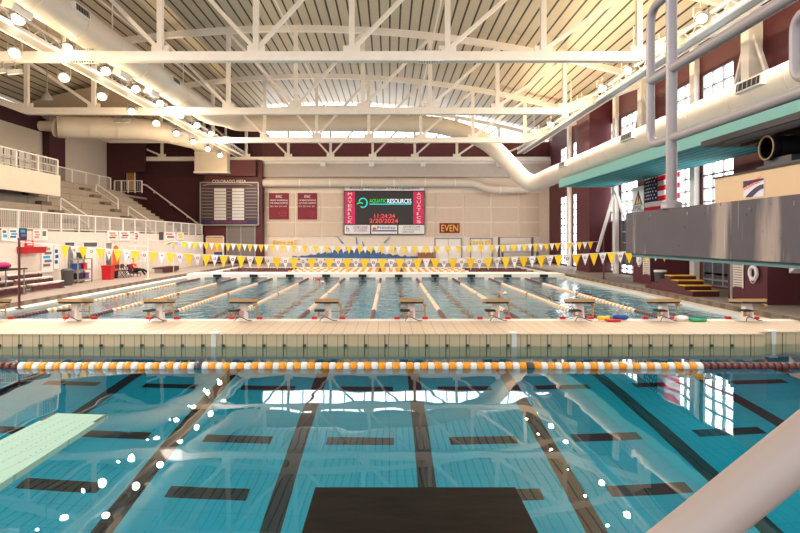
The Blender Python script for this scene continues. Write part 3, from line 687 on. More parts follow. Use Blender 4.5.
# ------------------------------------------------------------------ roof and trusses
m = MB(); N = 44
for i in range(N):
    a, b = WL-.3+(WR-WL+.6)*i/N, WL-.3+(WR-WL+.6)*(i+1)/N
    m.add([(a, YB, roofz(a)), (b, YB, roofz(b)), (b, YF+.3, roofz(b)), (a, YF+.3, roofz(a)), (a, YB, roofz(a)+.3), (b, YB, roofz(b)+.3), (b, YF+.3, roofz(b)+.3), (a, YF+.3, roofz(a)+.3)], [(0, 3, 2, 1), (4, 5, 6, 7), (0, 1, 5, 4), (2, 3, 7, 6)], ROOFM)
ST(m, 'ceiling')
TZ = 10.75; NX = [-22.7+4.2125*i for i in range(9)]
def truss(Y, lab):
    t = thing('roof_truss', (-5.8, Y, TZ), lab, 'roof truss', 'roof trusses')
    full = Y > 58
    m = MB()
    m.box(-27.4 if full else -22.7, 16.1 if full else 11.0, Y-.2, Y+.2, TZ-.2, TZ+.2, STEEL)
    if not full: m.bar((11.0, Y, TZ), (16.25, Y, 12.6), .4, .4, STEEL); m.bar((-22.7, Y, TZ), (-27.9, Y, 12.7), .4, .4, STEEL)
    m.build('bottom_chord', t)
    m = MB(); n = 40
    P = [(-27.9+44.1*i/n, archz(-27.9+44.1*i/n)) for i in range(n+1)]
    m.prism(P+[(x, z+.36) for x, z in reversed(P)], Y-.17, Y+.17, STEEL); m.build('top_chord', t)
    for i, x in enumerate(NX):
        m = MB(); m.box(x-.12, x+.12, Y-.12, Y+.12, TZ+.2, archz(x)+.05, STEEL); m.build('vertical', t)
        q = MB(); q.box(x-.38, x+.38, Y-.05, Y+.05, TZ+.2, TZ+.5, STEEL); q.box(x-.35, x+.35, Y-.15, Y+.15, TZ+.2, TZ+.26, STEEL); q.build('gusset', t)
        ends = [x-4.2 if x < -6.5 else x+4.2] if abs(x+5.85) > 1 else [x-4.2, x+4.2]
        for e in ends:
            if e > 15.9: e = 15.2
            if e < -27: e = -26.8
            m = MB(); m.bar((x, Y, TZ+.3), (e, Y, archz(e)+.05), .17, .17, STEEL); m.build('diagonal', t)
    for x in (-13.4, 1.8) if not full else ():
        q = MB(); q.box(x-.55, x+.55, Y-.22, Y+.22, TZ-.225, TZ+.225, STEEL)
        for i in range(9):
            for z in (TZ-.25, TZ+.25): q.box(x-.5+i*.115, x-.46+i*.115, Y-.2, Y-.1, z-.05, z+.05, GREYM)
        q.build('splice_plate', t)
for Y, lab in ((15.3, 'pale steel roof truss overhead, ahead of the platform and out of sight above'), (26.4, 'pale steel roof truss crossing the top of the view, nearest the camera'), (37.6, 'pale steel roof truss, second from the camera'), (48.6, 'pale steel roof truss, third from the camera, in front of the cross duct'), (60.0, 'pale steel roof truss against the far wall')):
    if Y > 20: truss(Y, lab)
# ties between trusses
for x in (NX[2], NX[4], NX[6]):
    m = MB(); m.tube([(x, 26.4, 15.0-.0066*(x+5.8)**2), (x, 60, 15.0-.0066*(x+5.8)**2)], .05, STEEL, 6)
    m.build('roof_tie', label='thin steel tie rod running between the trusses, %s' % {NX[2]: 'left of the three', NX[4]: 'middle of the three', NX[6]: 'right of the three'}[x], cat='tie rod', group='roof ties')
# ------------------------------------------------------------------ lamp catwalks
LENS = emit('lamp_lens', (255, 244, 226), 22)
def lamp_proto(sx, fill_loc):
    t = thing('flood_lamp', (0, 0, 0), 'x', 'lamp', 'round flood lamps on the catwalks'); ax = Vector((sx*.3, -1.0, -.9)).normalized()
    m = MB(); m.lathe((0, 0, 0), [(.1, .32), (.16, .28), (.2, .12), (.27, -.02), (.27, -.12)], GREYM, 14, -ax*-1); 
    m2 = MB(); m2.lathe(ax*-0, [(.09, -.34), (.16, -.28), (.2, -.12), (.27, .02), (.27, .12)], GREYM, 14, ax); m2.build('housing', t)
    m = MB(); m.lathe(ax*.12, [(.19, 0), (.19, .015)], LENS, 14, ax); m.build('lens', t)
    m = MB(); m.tube([(-.3, 0, 0), (-.3, 0, .38), (.3, 0, .38), (.3, 0, 0)], .025, GREYM, 6); m.tube([(0, 0, .38), (0, 0, .62)], .03, GREYM, 6); m.build('yoke', t)
    l = bpy.data.lights.new('lamp_light', 'SPOT'); l.energy = LAMP_W; l.color = LAMP_COL; l.shadow_soft_size = .1; l.spot_size = R(140); l.spot_blend = .6
    o = bpy.data.objects.new('lamp_light', l); C.objects.link(o); o.parent = t; o.location = ax*.3
    o.rotation_euler = Vector((sx*.7, .1, -1)).to_track_quat('-Z', 'Y').to_euler()
    if fill_loc is None: return t
    l = bpy.data.lights.new('added_amber_fill', 'POINT'); l.energy = FILL_W; l.color = (1, .74, .42); l.shadow_soft_size = .05  # added point light in mid-air, no fixture of its own, warms duct and roof
    o = bpy.data.objects.new('added_amber_fill', l); C.objects.link(o); o.parent = t; o.location = fill_loc
    return t
protoL = lamp_proto(1, (.9, 0, -1.2)); protoU = lamp_proto(1, None); protoR = lamp_proto(-1, (-1.0, 0, .5)); used = set()
def put_lamp(proto, loc, lab):
    if proto.name in used: o = copy_tree(proto)
    else: o = proto; used.add(proto.name)
    o.location = loc; o['label'] = lab
for k_ in range(-6, 9):  # row continued towards the camera with added unseen lamps for front light
    y = 24.7+3.75*k_
    put_lamp(protoL, (-15.4, y, 10.45), 'lit flood lamp, %s of the lower row on left catwalk from camera end' % NTH[k_+6])
for k_ in range(-5, 9):  # nearest ones are out of view, added to light pennants and foreground
    y = 22.9+3.55*k_
    put_lamp(protoU, (-14.15, y, 11.19), 'lit flood lamp, %s of the upper row on left catwalk from camera end' % NTH[k_+5])
for k_ in range(-5, 8):  # negative steps are added lamps outside the view, lighting from the front
    y = 23.7+3.66*k_
    put_lamp(protoR, (12.33, y, 11.5), 'lit flood lamp, %s of the row on right catwalk from camera end' % NTH[k_+5])
def catwalk(x0, x1, z, y0, y1, lab, post):
    t = thing('lamp_catwalk', (x0, y0, z), lab, 'catwalk')
    for x in (x0, x1):
        for dz in (0, .42): m = MB(); m.box(x-.06, x+.06, y0, y1, z+dz-.07, z+dz+.07, STEEL); m.build('rail', t)
    m = MB(); y = y0+.2; i = 0
    while y < y1-.3:
        for x in (x0, x1): m.bar((x, y, z+(.42 if i % 2 else 0)), (x, y+.6, z+(0 if i % 2 else .42)), .04, .04, STEEL)
        y += .6; i += 1
    m.build('lacing', t, kind='stuff')
    m = MB(); m.box(x0, x1, y0, y1, z-.03, z, GREYM); m.build('walk_plate', t)
    for y in post: m = MB(); m.tube([((x0+x1)/2, y, z), ((x0+x1)/2, y, roofz((x0+x1)/2))], .035, STEEL, 6); m.build('hanger', t)
catwalk(-15.1, -14.4, 10.95, 0, 59.5, 'pale lattice catwalk carrying two rows of lamps on the left', (20, 32, 43, 54))
catwalk(12.75, 13.35, 11.25, 0, 59.5, 'pale lattice catwalk carrying one row of lamps on the right', (16.5, 20, 32, 43, 54))
# pendant and small floods
t = thing('pendant_lamp', px(47, 97, 34), 'grey bell shaped pendant lamp hanging unlit at the upper left', 'lamp'); c = px(47, 97, 34)
m = MB(); m.lathe(c, [(.3, -.2), (.27, .0), (.12, .2), (.06, .3)], GREYM); m.build('shade', t); m = MB(); m.tube([c+Vector((0, 0, .3)), (c.x, c.y, roofz(c.x))], .03, GREYM, 6); m.build('stem', t)
for i, (x, y) in enumerate(((3, 71), (15, 72), (118, 121), (127, 121))):
    c = px(x, y, 26.4 if i < 2 else 43.6); t = thing('square_floodlight', c, 'small unlit square floodlight, %s' % ('leftmost under the nearest truss', 'second from left under the nearest truss', 'left one below the duct over the stands', 'right one below the duct over the stands')[i], 'floodlight', 'square floodlights')
    m = MB(); m.obox(c, (1, .3, .2), (0, 1, .3), (-.1, -.3, 1), .42, .3, .22, GREYM); m.build('housing', t); m = MB(); m.obox(c-Vector((-.03, .1, .12)), (1, .3, .2), (0, 1, .3), (-.1, -.3, 1), .36, .25, .04, PWHITE); m.build('glass', t)
    m = MB(); m.tube([c, c+Vector((0, 0, .5))], .025, GREYM, 6); m.build('bracket', t)
for i, x in enumerate((323, 371.5, 423, 499)):
    c = px(x, 164, 60.0); t = thing('square_floodlight', c, 'small pale floodlight hanging under the far truss, %s from left' % ORD[i], 'floodlight', 'floodlights on the far truss')
    m = MB(); m.box(c.x-.25, c.x+.25, 59.8, 60.2, c.z-.25, c.z+.2, PWHITE); m.build('housing', t); m = MB(); m.tube([c, c+Vector((0, 0, .6))], .03, GREYM, 6); m.build('bracket', t)
# ------------------------------------------------------------------ grandstand on the left
GX, G0, TR, RS, NR = -17.8, 3.15, .78, .54, 7
m = MB(); m.box(GX-.2, GX, YB, 57.5, .3, G0, mat('deck_wall_white', (224, 212, 200), .6)); ST(m, 'wall_left_deck')
GY1 = 52.6
t = thing('grandstand', (-22, 30, G0), 'tiered concrete grandstand rising behind the left deck wall', 'grandstand')
poly = [(GX-.2, .3), (GX-.2, G0)]; x = GX-1.0; z = G0; poly.append((x, z))
for i in range(NR): z += RS; poly.append((x, z)); x -= TR; poly.append((x, z))
TOPX, TOPZ = x, z
poly += [(WL, TOPZ), (WL, .3)]
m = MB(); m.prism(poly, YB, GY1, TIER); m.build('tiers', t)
m = MB(); m.box(GX-1.0-.0, GX-.2, GY1, 57.5, .3, G0, CONC)
for i in range(NR*2): m.box(WL, GX-1.0-TR/2*i, GY1+.0, GY1+1.6, G0+RS/2*i, G0+RS/2*(i+1), CONC)
m.build('end_stair', t)
PITR = mat('stair_dark', (112, 96, 84), .8)
for a_i, ya in enumerate((17.2, 26.8, 36.4, 46.0)):
    m = MB()
    for i in range(NR):
        xx = GX-1.0-TR*i; m.box(xx, xx+.38, ya-.55, ya+.55, G0+RS*i, G0+RS*i+RS/2, PITR)
    m.build('aisle_steps', t)
    for k in range(2):
        xa = GX-.75-k*2.5; za = G0+RS*max(0, (k*3.2)); xb = xa-1.7; zb = za+1.15; yy = ya+.6
        m = MB(); m.tube(fillet([(xa, yy, za), (xa, yy, za+1.0), (xb, yy, zb+1.0), (xb, yy, zb)], .15), .045, PWHITE, 8)
        m.tube([(xa, yy, za+.5), (xb, yy, zb+.5)], .025, PWHITE, 6); m.build('aisle_handrail', t)
BAL = mat('balusters', (206, 200, 196), .5)
def railing(a, b, hgt, step, lab, parent=None):
    a, b = Vector(a), Vector(b); L = (b-a).length; d = (b-a)/L
    t = thing('guard_rail', a, lab, 'railing')
    m = MB(); m.tube([a+Vector((0, 0, hgt)), b+Vector((0, 0, hgt))], .04, PWHITE, 6); m.build('top_rail', t)
    m = MB(); m.tube([a+Vector((0, 0, .12)), b+Vector((0, 0, .12))], .03, BAL, 6); m.build('bottom_rail', t)
    n = max(1, round(L/step))
    for i in range(n+1): p = a+d*(L*i/n); m = MB(); m.box(p.x-.04, p.x+.04, p.y-.04, p.y+.04, p.z-.2 if 0 else p.z, p.z+hgt, PWHITE); m.build('post', t)
    m = MB(); k = int(L/.16)
    for i in range(k): p = a+d*(L*(i+.5)/k); m.box(p.x-.012, p.x+.012, p.y-.012, p.y+.012, p.z+.12, p.z+hgt, BAL)
    m.build('balusters', t, kind='stuff')
    return t
railing((GX-.1, 10, G0), (GX-.1, 57.4, G0), .98, 1.9, 'long white baluster railing on top of the left deck wall')
railing((TOPX-.1, 37.5, TOPZ+.01), (TOPX-.1, GY1-.1, TOPZ+.01), 1.15, 2.2, 'white railing along the top of the grandstand')
railing((-24.9, GY1+1.8, TOPZ), (-22.4, GY1+1.8, TOPZ), 1.1, .6, 'short white railing at the far end of the upper landing')
t = thing('wall_handrail', px(145, 185, 60.6), 'thin sloping handrail on the dark maroon wall beside the end stairs', 'handrail')
m = MB(); m.tube([px(143, 184.5, 60.7), px(146, 185, 60.7), px(201, 226, 60.7)], .08, STEEL, 8); m.build('rail', t)
for u_ in (.15, .45, .75): m = MB(); c = px(146+55*u_, 185+41*u_, 60.8); m.box(c.x-.06, c.x+.06, 60.7, 60.98, c.z-.2, c.z, STEEL); m.build('bracket', t)
# left upper walls
UPW = mat('upper_wall_beige', (206, 194, 184), .75)
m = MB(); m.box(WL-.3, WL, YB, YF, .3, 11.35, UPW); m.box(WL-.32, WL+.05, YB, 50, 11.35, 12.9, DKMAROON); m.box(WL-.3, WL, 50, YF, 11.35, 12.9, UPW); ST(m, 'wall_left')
m = MB(); m.box(WL+.06, WL+.6, 48.4, 50.8, TOPZ+.01, 13, DKMAROON)
m.build('maroon_pilaster', label='dark maroon pilaster on the upper left wall, left one', cat='pilaster')
m = MB(); m.box(WL, -26.2, 59.5, 59.9, TOPZ-3, 12.6, DKMAROON); m.box(-26.2, -24.2, 59.5, 59.9, 9.4, 12.6, DKMAROON)
m.box(WL, -24.6, 54.3, YF, TOPZ-.2, TOPZ, CONC); m.box(WL, -24.7, 54.3, YF, .3, TOPZ-.2, DKMAROON)
m.build('wall_far_landing', kind='structure')
t = thing('exit_door', px(131, 190, 60.9), 'orange lit doorway with green exit sign at the top of the stands', 'door')
Yb = 60.9; rect('door_leaf', 127, 134.5, 169.5, 190, mat('door_orange', (196, 134, 70), .6), t)
q = MB(); a, b = px(126.6, 190, Yb), px(135, 169, Yb)
for x in (a.x, b.x): q.box(x-.06, x+.06, Yb-.08, Yb, a.z, b.z, STEEL)
q.build('door_frame', t)
t = thing('exit_sign', px(131, 167, 60.8), 'small glowing green exit sign above the orange doorway', 'exit sign'); rect('face', 129, 133.3, 165, 167.6, BLACK, t, .1); tx('EXIT', 129.4, 132.9, 165.4, 167.2, emit('exit_green', (60, 255, 90), 2), t, .15)
# press box
PBX = -20.1
t = thing('press_box', (PBX, 30, 5.4), 'white parapet of the press box jutting over the stands at left', 'press box')
m = MB(); m.box(PBX-.25, PBX, YB, 36.7, 5.35, 6.62, CREAMW); m.build('parapet', t)
m = MB(); m.box(-22.6, PBX-.25, YB, 36.7, 5.9, 6.2, CONC); m.build('floor_slab', t); m = MB(); m.box(-24.2, PBX-.25, 36.4, 36.7, 6.2, 6.62, CREAMW); m.build('end_parapet', t)
railing((PBX-.12, 12, 6.62), (PBX-.12, 36.6, 6.62), .95, 2.0, 'white railing above the press box parapet')
for i, (y0, y1) in enumerate(((42.0, 47.3),)):
    t = thing('press_window', (WL+.05, y0, 8), 'wide window with brown shutters on the upper left wall', 'window')
    m = MB(); m.box(WL+.01, WL+.08, y0+.6, y1-.5, 7.9, 9.4, PWHITE); m.build('pane', t)
    m = MB()
    for k in range(6): y = y0+.6+k*(y1-y0-1.1)/5; m.box(WL+.08, WL+.13, y-.05, y+.05, 7.9, 9.4, DARKG)
    m.box(WL+.08, WL+.13, y0+.6, y1-.5, 8.6, 8.68, DARKG); m.build('mullions', t)
    for ya, yb in ((y0, y0+.6), (y1-.5, y1)): m = MB(); m.box(WL+.01, WL+.15, ya, yb, 7.9, 9.5, mat('shutter_brown', (120, 70, 44), .6)); m.build('shutter', t)
# upper grey plenum over the stands
m = MB(); a = px(33, 108, 45); b = px(150, 108, 45); PL = mat('plenum_beige', (172, 152, 132), .6)
m.prism([(a.x, 12.2), (b.x, 12.2), (b.x, 14.6), (a.x+3.5, 14.0), (a.x, 13.1)], 45, 46.4, PL); m.build('plenum_duct', label='broad beige plenum duct under the roof at the upper left', cat='duct')
# ------------------------------------------------------------------ left deck items
WX = GX+.02
def wy(x): return WX/((x-389)/F)
def poster(x0, x1, y0, y1, cols, lab, words=None):
    ya, yb = wy(x0), wy(x1); ym = (ya+yb)/2; z1 = H+(239-y0)*ym/F; z0 = H+(239-y1)*ym/F
    t = thing('poster', (WX, ym, z0), lab, 'poster', 'posters along the left deck wall')
    m = MB(); m.box(WX+.01, WX+.03, ya, yb, z0, z1, cols[0]); m.build('sheet', t)
    m = MB(); n = len(cols)-1
    for i in range(n):
        za = z1-(z1-z0)*(.15+.7*i/n); m.box(WX+.03, WX+.04, ya+(yb-ya)*(.15+.1*(i % 2)), ya+(yb-ya)*(.85-.12*((i+1) % 2)), za-(z1-z0)*.45/n, za, cols[i+1])
    if n: m.build('print', t)
CY = mat('cyan_print', (40, 160, 210), .6); PKP = mat('pink_print', (220, 130, 130), .6)
for a in ((1, 7, 228.5, 240.5, (PWHITE, INK, CY), 'white poster with grey print, leftmost on the deck wall railing'),
          (8, 18, 228.5, 240.5, (PWHITE, INK, CY, BLUE), 'white poster with a cyan splash, left of the navy one'),
          (18.7, 26.4, 228, 240, (NAVY, CY, INK), 'navy blue poster hung on the deck wall railing'),
          (32.6, 40.3, 229.5, 240.5, (PWHITE, PKP, ORANGE, PKP), 'white poster with orange and pink print, right of the navy one'),
          (41, 47, 229.5, 240.5, (PWHITE, INK), 'plain white poster beside the orange print one'),
          (107, 117.8, 231, 240.5, (PWHITE, PKP, ORANGE, INK), 'white poster with orange print above the orange rescue board'),
          (119, 129.5, 231, 240.5, (PWHITE, PKP, INK, PKP), 'white poster with pink print above the seated person'),
          (134, 138.3, 231.5, 241.5, (PWHITE, RED, BLACK, RED), 'narrow white poster with red and black print'),
          (159, 163, 232, 240, (DARKG,), 'dark poster at the far end of the deck wall'),
          (164, 175, 232, 240, (PWHITE, PKP, INK), 'white poster between the dark one and the yellow one'),
          (176.5, 183.5, 232.5, 240, (PWHITE, YEL, YEL), 'white and yellow poster, farthest along the deck wall'),
          (24.6, 33, 240.5, 247, (RED, PWHITE, PWHITE), 'red and white sign above the red storage box'),
          (41, 52.5, 243.5, 272, (PWHITE, TAN, INK, CY, INK, INK), 'tall white notice sheet on the left deck wall'),
          (53.5, 58.5, 246, 269, (PWHITE, BLUE, BLUE, BLUE), 'narrow notice with blue lines beside the tall sheet')): poster(*a)
def wdoor(x0, x1, y0, n, mt):
    ya, yb = wy(x0), wy(x1); ym = (ya+yb)/2; z1 = H+(239-y0)*ym/F; m = MB(); m.box(WX-.01, WX+.04, ya, yb, .3, z1, mt)
    for y in (ya, yb): m.box(WX, WX+.08, y-.06, y+.06, .3, z1+.08, STEEL)
    m.box(WX, WX+.08, ya, yb, z1, z1+.1, STEEL); m.box(WX+.04, WX+.1, ya+.15, ya+.22, 1.25, 1.4, DARKG); ST(m, 'door_%d' % n)
wdoor(66, 73, 243.5, 3, GREYM); wdoor(82, 96, 243, 4, WHITE); wdoor(104.5, 111, 243, 5, GREYM)
for x0, x1, l in ((82.5, 95.5, 'dark transom window over the white door on the left deck wall'), (64.5, 72.5, 'dark transom window over the grey door nearest on the left')):
    m = MB(); ya, yb = wy(x0), wy(x1); ym = (ya+yb)/2; m.box(WX+.05, WX+.1, ya, yb, H-7.5*ym/F, H-3.5*ym/F, DARKPANE); m.build('transom_window', label=l, cat='window')
def bench_stand(y0, y1, lab):
    x0 = -16.2; t = thing('portable_bleacher', (x0, y0, .3), lab, 'bleacher', 'portable bleachers')
    for i in range(3):
        xa = x0-.15-.55*i; z = .62+.22*i
        m = MB(); m.box(xa-.26, xa, y0, y1, z, z+.05, STEEL); m.build('seat_plank', t)
        m = MB(); m.box(xa-.02, xa, y0, y1, .36 if i == 0 else z-.3, z-.04, MAROON); m.build('skirt', t)
    for y in (y0+.1, y1-.1):
        m = MB(); m.bar((x0-.05, y, .33), (x0-1.5, y, .33), .05, .05, GREYM)
        for i in range(3): m.box(x0-.3-.55*i, x0-.25-.55*i, y-.025, y+.025, .3, .62+.22*i, GREYM)
        m.build('support_frame', t)
bench_stand(27.5, 30.2, 'maroon skirted portable bleacher on the left deck, right one by the grey bin')
bench_stand(23.6, 27.0, 'maroon skirted portable bleacher on the left deck, left one at the picture edge')
def bin_(x, y, r, h, mt, lab, sq=False):
    t = thing('trash_bin', (x, y, .3), lab, 'bin'); m = MB()
    if sq: m.prism([(x-r*.85, .3), (x+r*.85, .3), (x+r, .3+h), (x-r, .3+h)], y-r*.8, y+r*.8, mt)
    else: m.lathe((x, y, .3), [(r*.85, 0), (r, h)], mt)
    m.build('body', t); m = MB()
    if sq: m.box(x-r*1.07, x+r*1.07, y-r*.9, y+r*.9, .3+h, .36+h, mt)
    else: m.lathe((x, y, .3+h), [(r*1.08, 0), (r*1.08, .05), (r*.8, .12)], mt)
    m.build('rim', t)
bin_(-17.0, 31.7, .3, .75, DARKG, 'grey round bin beside the portable bleacher on the left')
bin_(-16.95, 36.2, .3, .8, RED, 'red bin standing by the left deck wall', True)
bin_(-17.1, 37.4, .17, .4, BLACK, 'small black bin right of the red bin', True)
t = thing('storage_shelf', (-17.3, 33.5, .3), 'metal shelf unit with gear by the left deck wall', 'shelf unit')
for z in (.45, 1.0, 1.6): m = MB(); m.box(-17.6, -17.1, 33.0, 34.6, z, z+.05, GREYM); m.build('shelf', t)
for x in (-17.58, -17.12):
    for y in (33.02, 34.58): m = MB(); m.box(x-.03, x+.03, y-.03, y+.03, .3, 1.75, GREYM); m.build('post', t)
for i, (z, y, c, l) in enumerate(((1.05, 33.3, BLUE, 'blue box on the middle shelf of the metal unit'), (1.05, 34.0, RED, 'red box on the middle shelf of the metal unit'), (.5, 33.5, BLACK, 'black box on the lowest shelf of the metal unit'), (.5, 34.2, PURP, 'purple box on the lowest shelf of the metal unit'), (1.65, 33.8, DARKG, 'grey box on the top shelf of the metal unit'))):
    m = MB(); m.box(-17.5, -17.2, y-.2, y+.2, z, z+.3, c); m.box(-17.52, -17.18, y-.22, y+.22, z+.3, z+.34, c); m.build('storage_box', label=l, cat='box')
def plank(x, y, w_, h_, mt, lab, name, lean=.15):
    t = thing(name, (x, y, .3), lab, 'board'); m = MB(); n = 10
    P = [(y+w_/2*math.cos(a), .3+h_/2+h_/2*math.copysign(abs(math.sin(a))**.7, math.sin(a))) for a in [i*2*PI/24 for i in range(24)]]
    m.prism(P, x-.04, x+.04, mt, 'X'); m.build('board', t)
    for z in (.3+h_*.35, .3+h_*.7): m = MB(); m.box(x+.04, x+.06, y-w_*.4, y+w_*.4, z, z+.08, NAVY if mt is ORANGE2 else INK); m.build('strap', t)
plank(-17.3, 38.0, .8, 2.05, ORANGE2, 'orange rescue board standing upright against the left deck wall', 'rescue_board')
plank(-17.3, 39.6, .6, 1.75, PWHITE, 'white rescue board right of the orange one', 'rescue_board')
t = thing('red_storage_box', (-17.3, 28.6, 2.0), 'red wall box under the red and white sign on the left', 'box')
m = MB(); m.box(-17.79, -17.25, 28.7, 30.2, 2.05, 2.32, RED); m.build('body', t); m = MB(); m.box(-17.79, -17.2, 28.65, 30.25, 2.32, 2.37, RED); m.build('lid', t)
t = thing('deck_table', (-16.4, 24.4, .3), 'black topped table at the left picture edge', 'table')
m = MB(); m.box(-16.9, -15.9, 23.9, 26.4, 1.42, 1.48, BLACK); m.build('table_top', t)
for x in (-16.8, -16.0):
    for y in (24.0, 26.3): m = MB(); m.tube([(x, y, .3), (x, y, 1.42)], .03, GREYM, 6); m.build('leg', t)
m = MB(); m.ball((-16.2, 25.2, 1.63), .3, mat('magenta_cloth', (170, 30, 90), .8, bump=.02), sc=(.9, 1.2, .5)); m.build('magenta_bag', label='magenta bag lying on the black topped table', cat='bag')
m = MB(); m.ball((-15.6, 23.4, .62), .32, BLACK, sc=(.7, 1, 1)); m.tube([(-15.6, 23.2, .85), (-15.6, 23.3, 1.05), (-15.6, 23.5, .85)], .02, BLACK, 6); m.build('black_bag', label='black bag standing on the deck by the left picture edge', cat='bag')
# far left deck: rack, umbrella, bench
t = thing('parasol', (-16.6, 44, .3), 'small rainbow parasol at the far end of the left deck', 'parasol'); cs = [RED, YEL, BLUE, ORANGE, PURP, CY]
m = MB(); c = Vector((-15.8, 44, 2.6))
for i in range(12):
    a, b = 2*PI*i/12, 2*PI*(i+1)/12; m.add([c, c+Vector((.75*math.cos(a), .75*math.sin(a), -.25)), c+Vector((.75*math.cos(b), .75*math.sin(b), -.25)), c+Vector((0, 0, -.03))], [(0, 1, 2), (3, 2, 1)], cs[i % 6])
m.build('canopy', t); m = MB(); m.tube([(c.x, c.y, .3), c], .03, STEEL, 6); m.build('pole', t)
t = thing('deck_bench', (-16.5, 45, .3), 'low maroon bench at the far end of the left deck', 'bench')
m = MB(); m.box(-16.9, -16.1, 42.8, 46.0, .62, .7, MAROON); m.build('seat', t); m = MB(); m.box(-16.15, -16.1, 42.8, 46.0, .38, .62, MAROON); m.build('skirt', t)
for y in (43, 45.8): m = MB(); m.box(-16.8, -16.2, y-.04, y+.04, .3, .62, GREYM); m.build('leg', t)
t = thing('equipment_rack', (-17.2, 41, .3), 'pale pipe rack standing behind the seated person', 'rack')
for y in (40.2, 42.4): m = MB(); m.tube(fillet([(-17.6, y, .3), (-17.6, y, 2.25), (-17.0, y, 2.25), (-17.0, y, .3)], .1), .035, STEEL, 6); m.build('frame', t)
for z in (1.2, 1.75, 2.25): m = MB(); m.tube([(-17.0, 40.2, z), (-17.0, 42.4, z)], .03, STEEL, 6); m.build('crossbar', t)
# ------------------------------------------------------------------ people
SKIN = mat('skin', (206, 150, 122), .6); HAIRM = mat('dark_hair', (38, 28, 24), .7); SHIRT = mat('red_shirt', (200, 24, 36), .8); PANTS = mat('black_trousers', (24, 22, 26), .8)
def skin_mesh(name, pts, edges, rad, mt, parent, root=0, sub=2, label=None):
    me = bpy.data.meshes.new(name); me.from_pydata([tuple(Vector(p)) for p in pts], edges, []); o = bpy.data.objects.new(name, me); C.objects.link(o)
    sk = o.modifiers.new('s', 'SKIN'); sd = o.modifiers.new('u', 'SUBSURF'); sd.levels = sub; sd.render_levels = sub
    for i, v in enumerate(me.skin_vertices[0].data): r = rad[i]; v.radius = r if isinstance(r, tuple) else (r, r); v.use_root = (i == root)
    bpy.context.view_layer.update(); m2 = bpy.data.meshes.new_from_object(o.evaluated_get(bpy.context.evaluated_depsgraph_get()))
    bpy.data.objects.remove(o); m2.materials.clear(); m2.materials.append(mt)
    for p in m2.polygons: p.use_smooth = True
    o = bpy.data.objects.new(name, m2); C.objects.link(o); o.parent = parent
    if label: o['label'] = label
    return o
PX, PY = -16.55, 39.1
t = thing('person', (PX, PY, .3), 'person in red shirt and black trousers reclining on a chair on the left deck', 'person')
# pose in local space, facing +x (towards the pool)
J = [(0, 0, .42), (-.06, 0, .62), (-.12, 0, .86), (-.1, 0, .98), (-.06, 0, 1.06), (-.05, 0, 1.17),
     (-.12, -.19, .84), (.05, -.24, .62), (.26, -.16, .6), (.33, -.12, .6),
     (-.12, .19, .84), (.05, .24, .62), (.26, .16, .6), (.33, .12, .6),
     (.06, -.1, .42), (.46, -.12, .5), (.72, -.12, .1), (.86, -.12, .06),
     (.06, .1, .42), (.5, .14, .46), (.85, .16, .2), (1.0, .16, .26)]
E = [(0, 1), (1, 2), (2, 3), (3, 4), (4, 5), (2, 6), (6, 7), (7, 8), (8, 9), (2, 10), (10, 11), (11, 12), (12, 13), (0, 14), (14, 15), (15, 16), (16, 17), (0, 18), (18, 19), (19, 20), (20, 21)]
RR = [.13, .12, .13, .055, .09, .085, .06, .045, .035, .03, .06, .045, .035, .03, .09, .065, .045, .04, .09, .065, .045, .04]
skin_mesh('body', J, E, RR, SKIN, t)
skin_mesh('shirt', [J[0], J[1], J[2], J[6], (-.03, -.22, .72), J[10], (-.03, .22, .72)], [(0, 1), (1, 2), (2, 3), (3, 4), (2, 5), (5, 6)], [.15, .145, .155, .08, .065, .08, .065], SHIRT, t)
skin_mesh('trousers', [J[0], J[14], J[15], J[16], J[18], J[19], J[20]], [(0, 1), (1, 2), (2, 3), (0, 4), (4, 5), (5, 6)], [.14, .11, .085, .06, .11, .085, .06], PANTS, t)
m = MB(); m.ball((PX-.075, PY, .3+1.16), .1, HAIRM, sc=(.95, .95, 1.05)); m.build('hair', t)
for s in (-.035, .035): m = MB(); m.ball((PX+.035, PY+s, .3+1.13), .012, BLACK, 6, 4); m.build('eye', t)
m = MB(); m.ball((PX+.05, PY, .3+1.1), .016, SKIN, 6, 4); m.build('nose', t)
t = thing('deck_chair', (PX, PY, .3), 'maroon low chair under the seated person', 'chair')
m = MB(); m.box(PX-.25, PX+.3, PY-.28, PY+.28, .5, .56, MAROON); m.build('seat', t)
m = MB(); m.bar((PX-.24, PY, .55), (PX-.42, PY, 1.1), .56, .04, MAROON, up=(1, 0, 0)); m.build('backrest', t)
for sx in (-.22, .26):
    for sy in (-.25, .25): m = MB(); m.tube([(PX+sx, PY+sy, .3), (PX+sx, PY+sy, .5)], .02, DARKG, 6); m.build('leg', t)
for i, y in enumerate((37.6, 38.3)):
    t = thing('folding_chair', (-16.8, y, .3), 'maroon folding chair beside the seated person, %s one' % ('left', 'right')[i], 'chair', 'folding chairs')
    m = MB(); m.box(-17.0, -16.55, y-.22, y+.22, .74, .78, MAROON); m.build('seat', t); m = MB(); m.box(-17.05, -17.01, y-.22, y+.22, .9, 1.15, MAROON); m.build('backrest', t)
    for sy in (-.2, .2): m = MB(); m.bar((-17.04, y+sy, 1.15), (-16.5, y+sy, .3), .03, .03, DARKG); m.bar((-16.6, y+sy, .75), (-17.1, y+sy, .3), .03, .03, DARKG); m.build('leg', t)
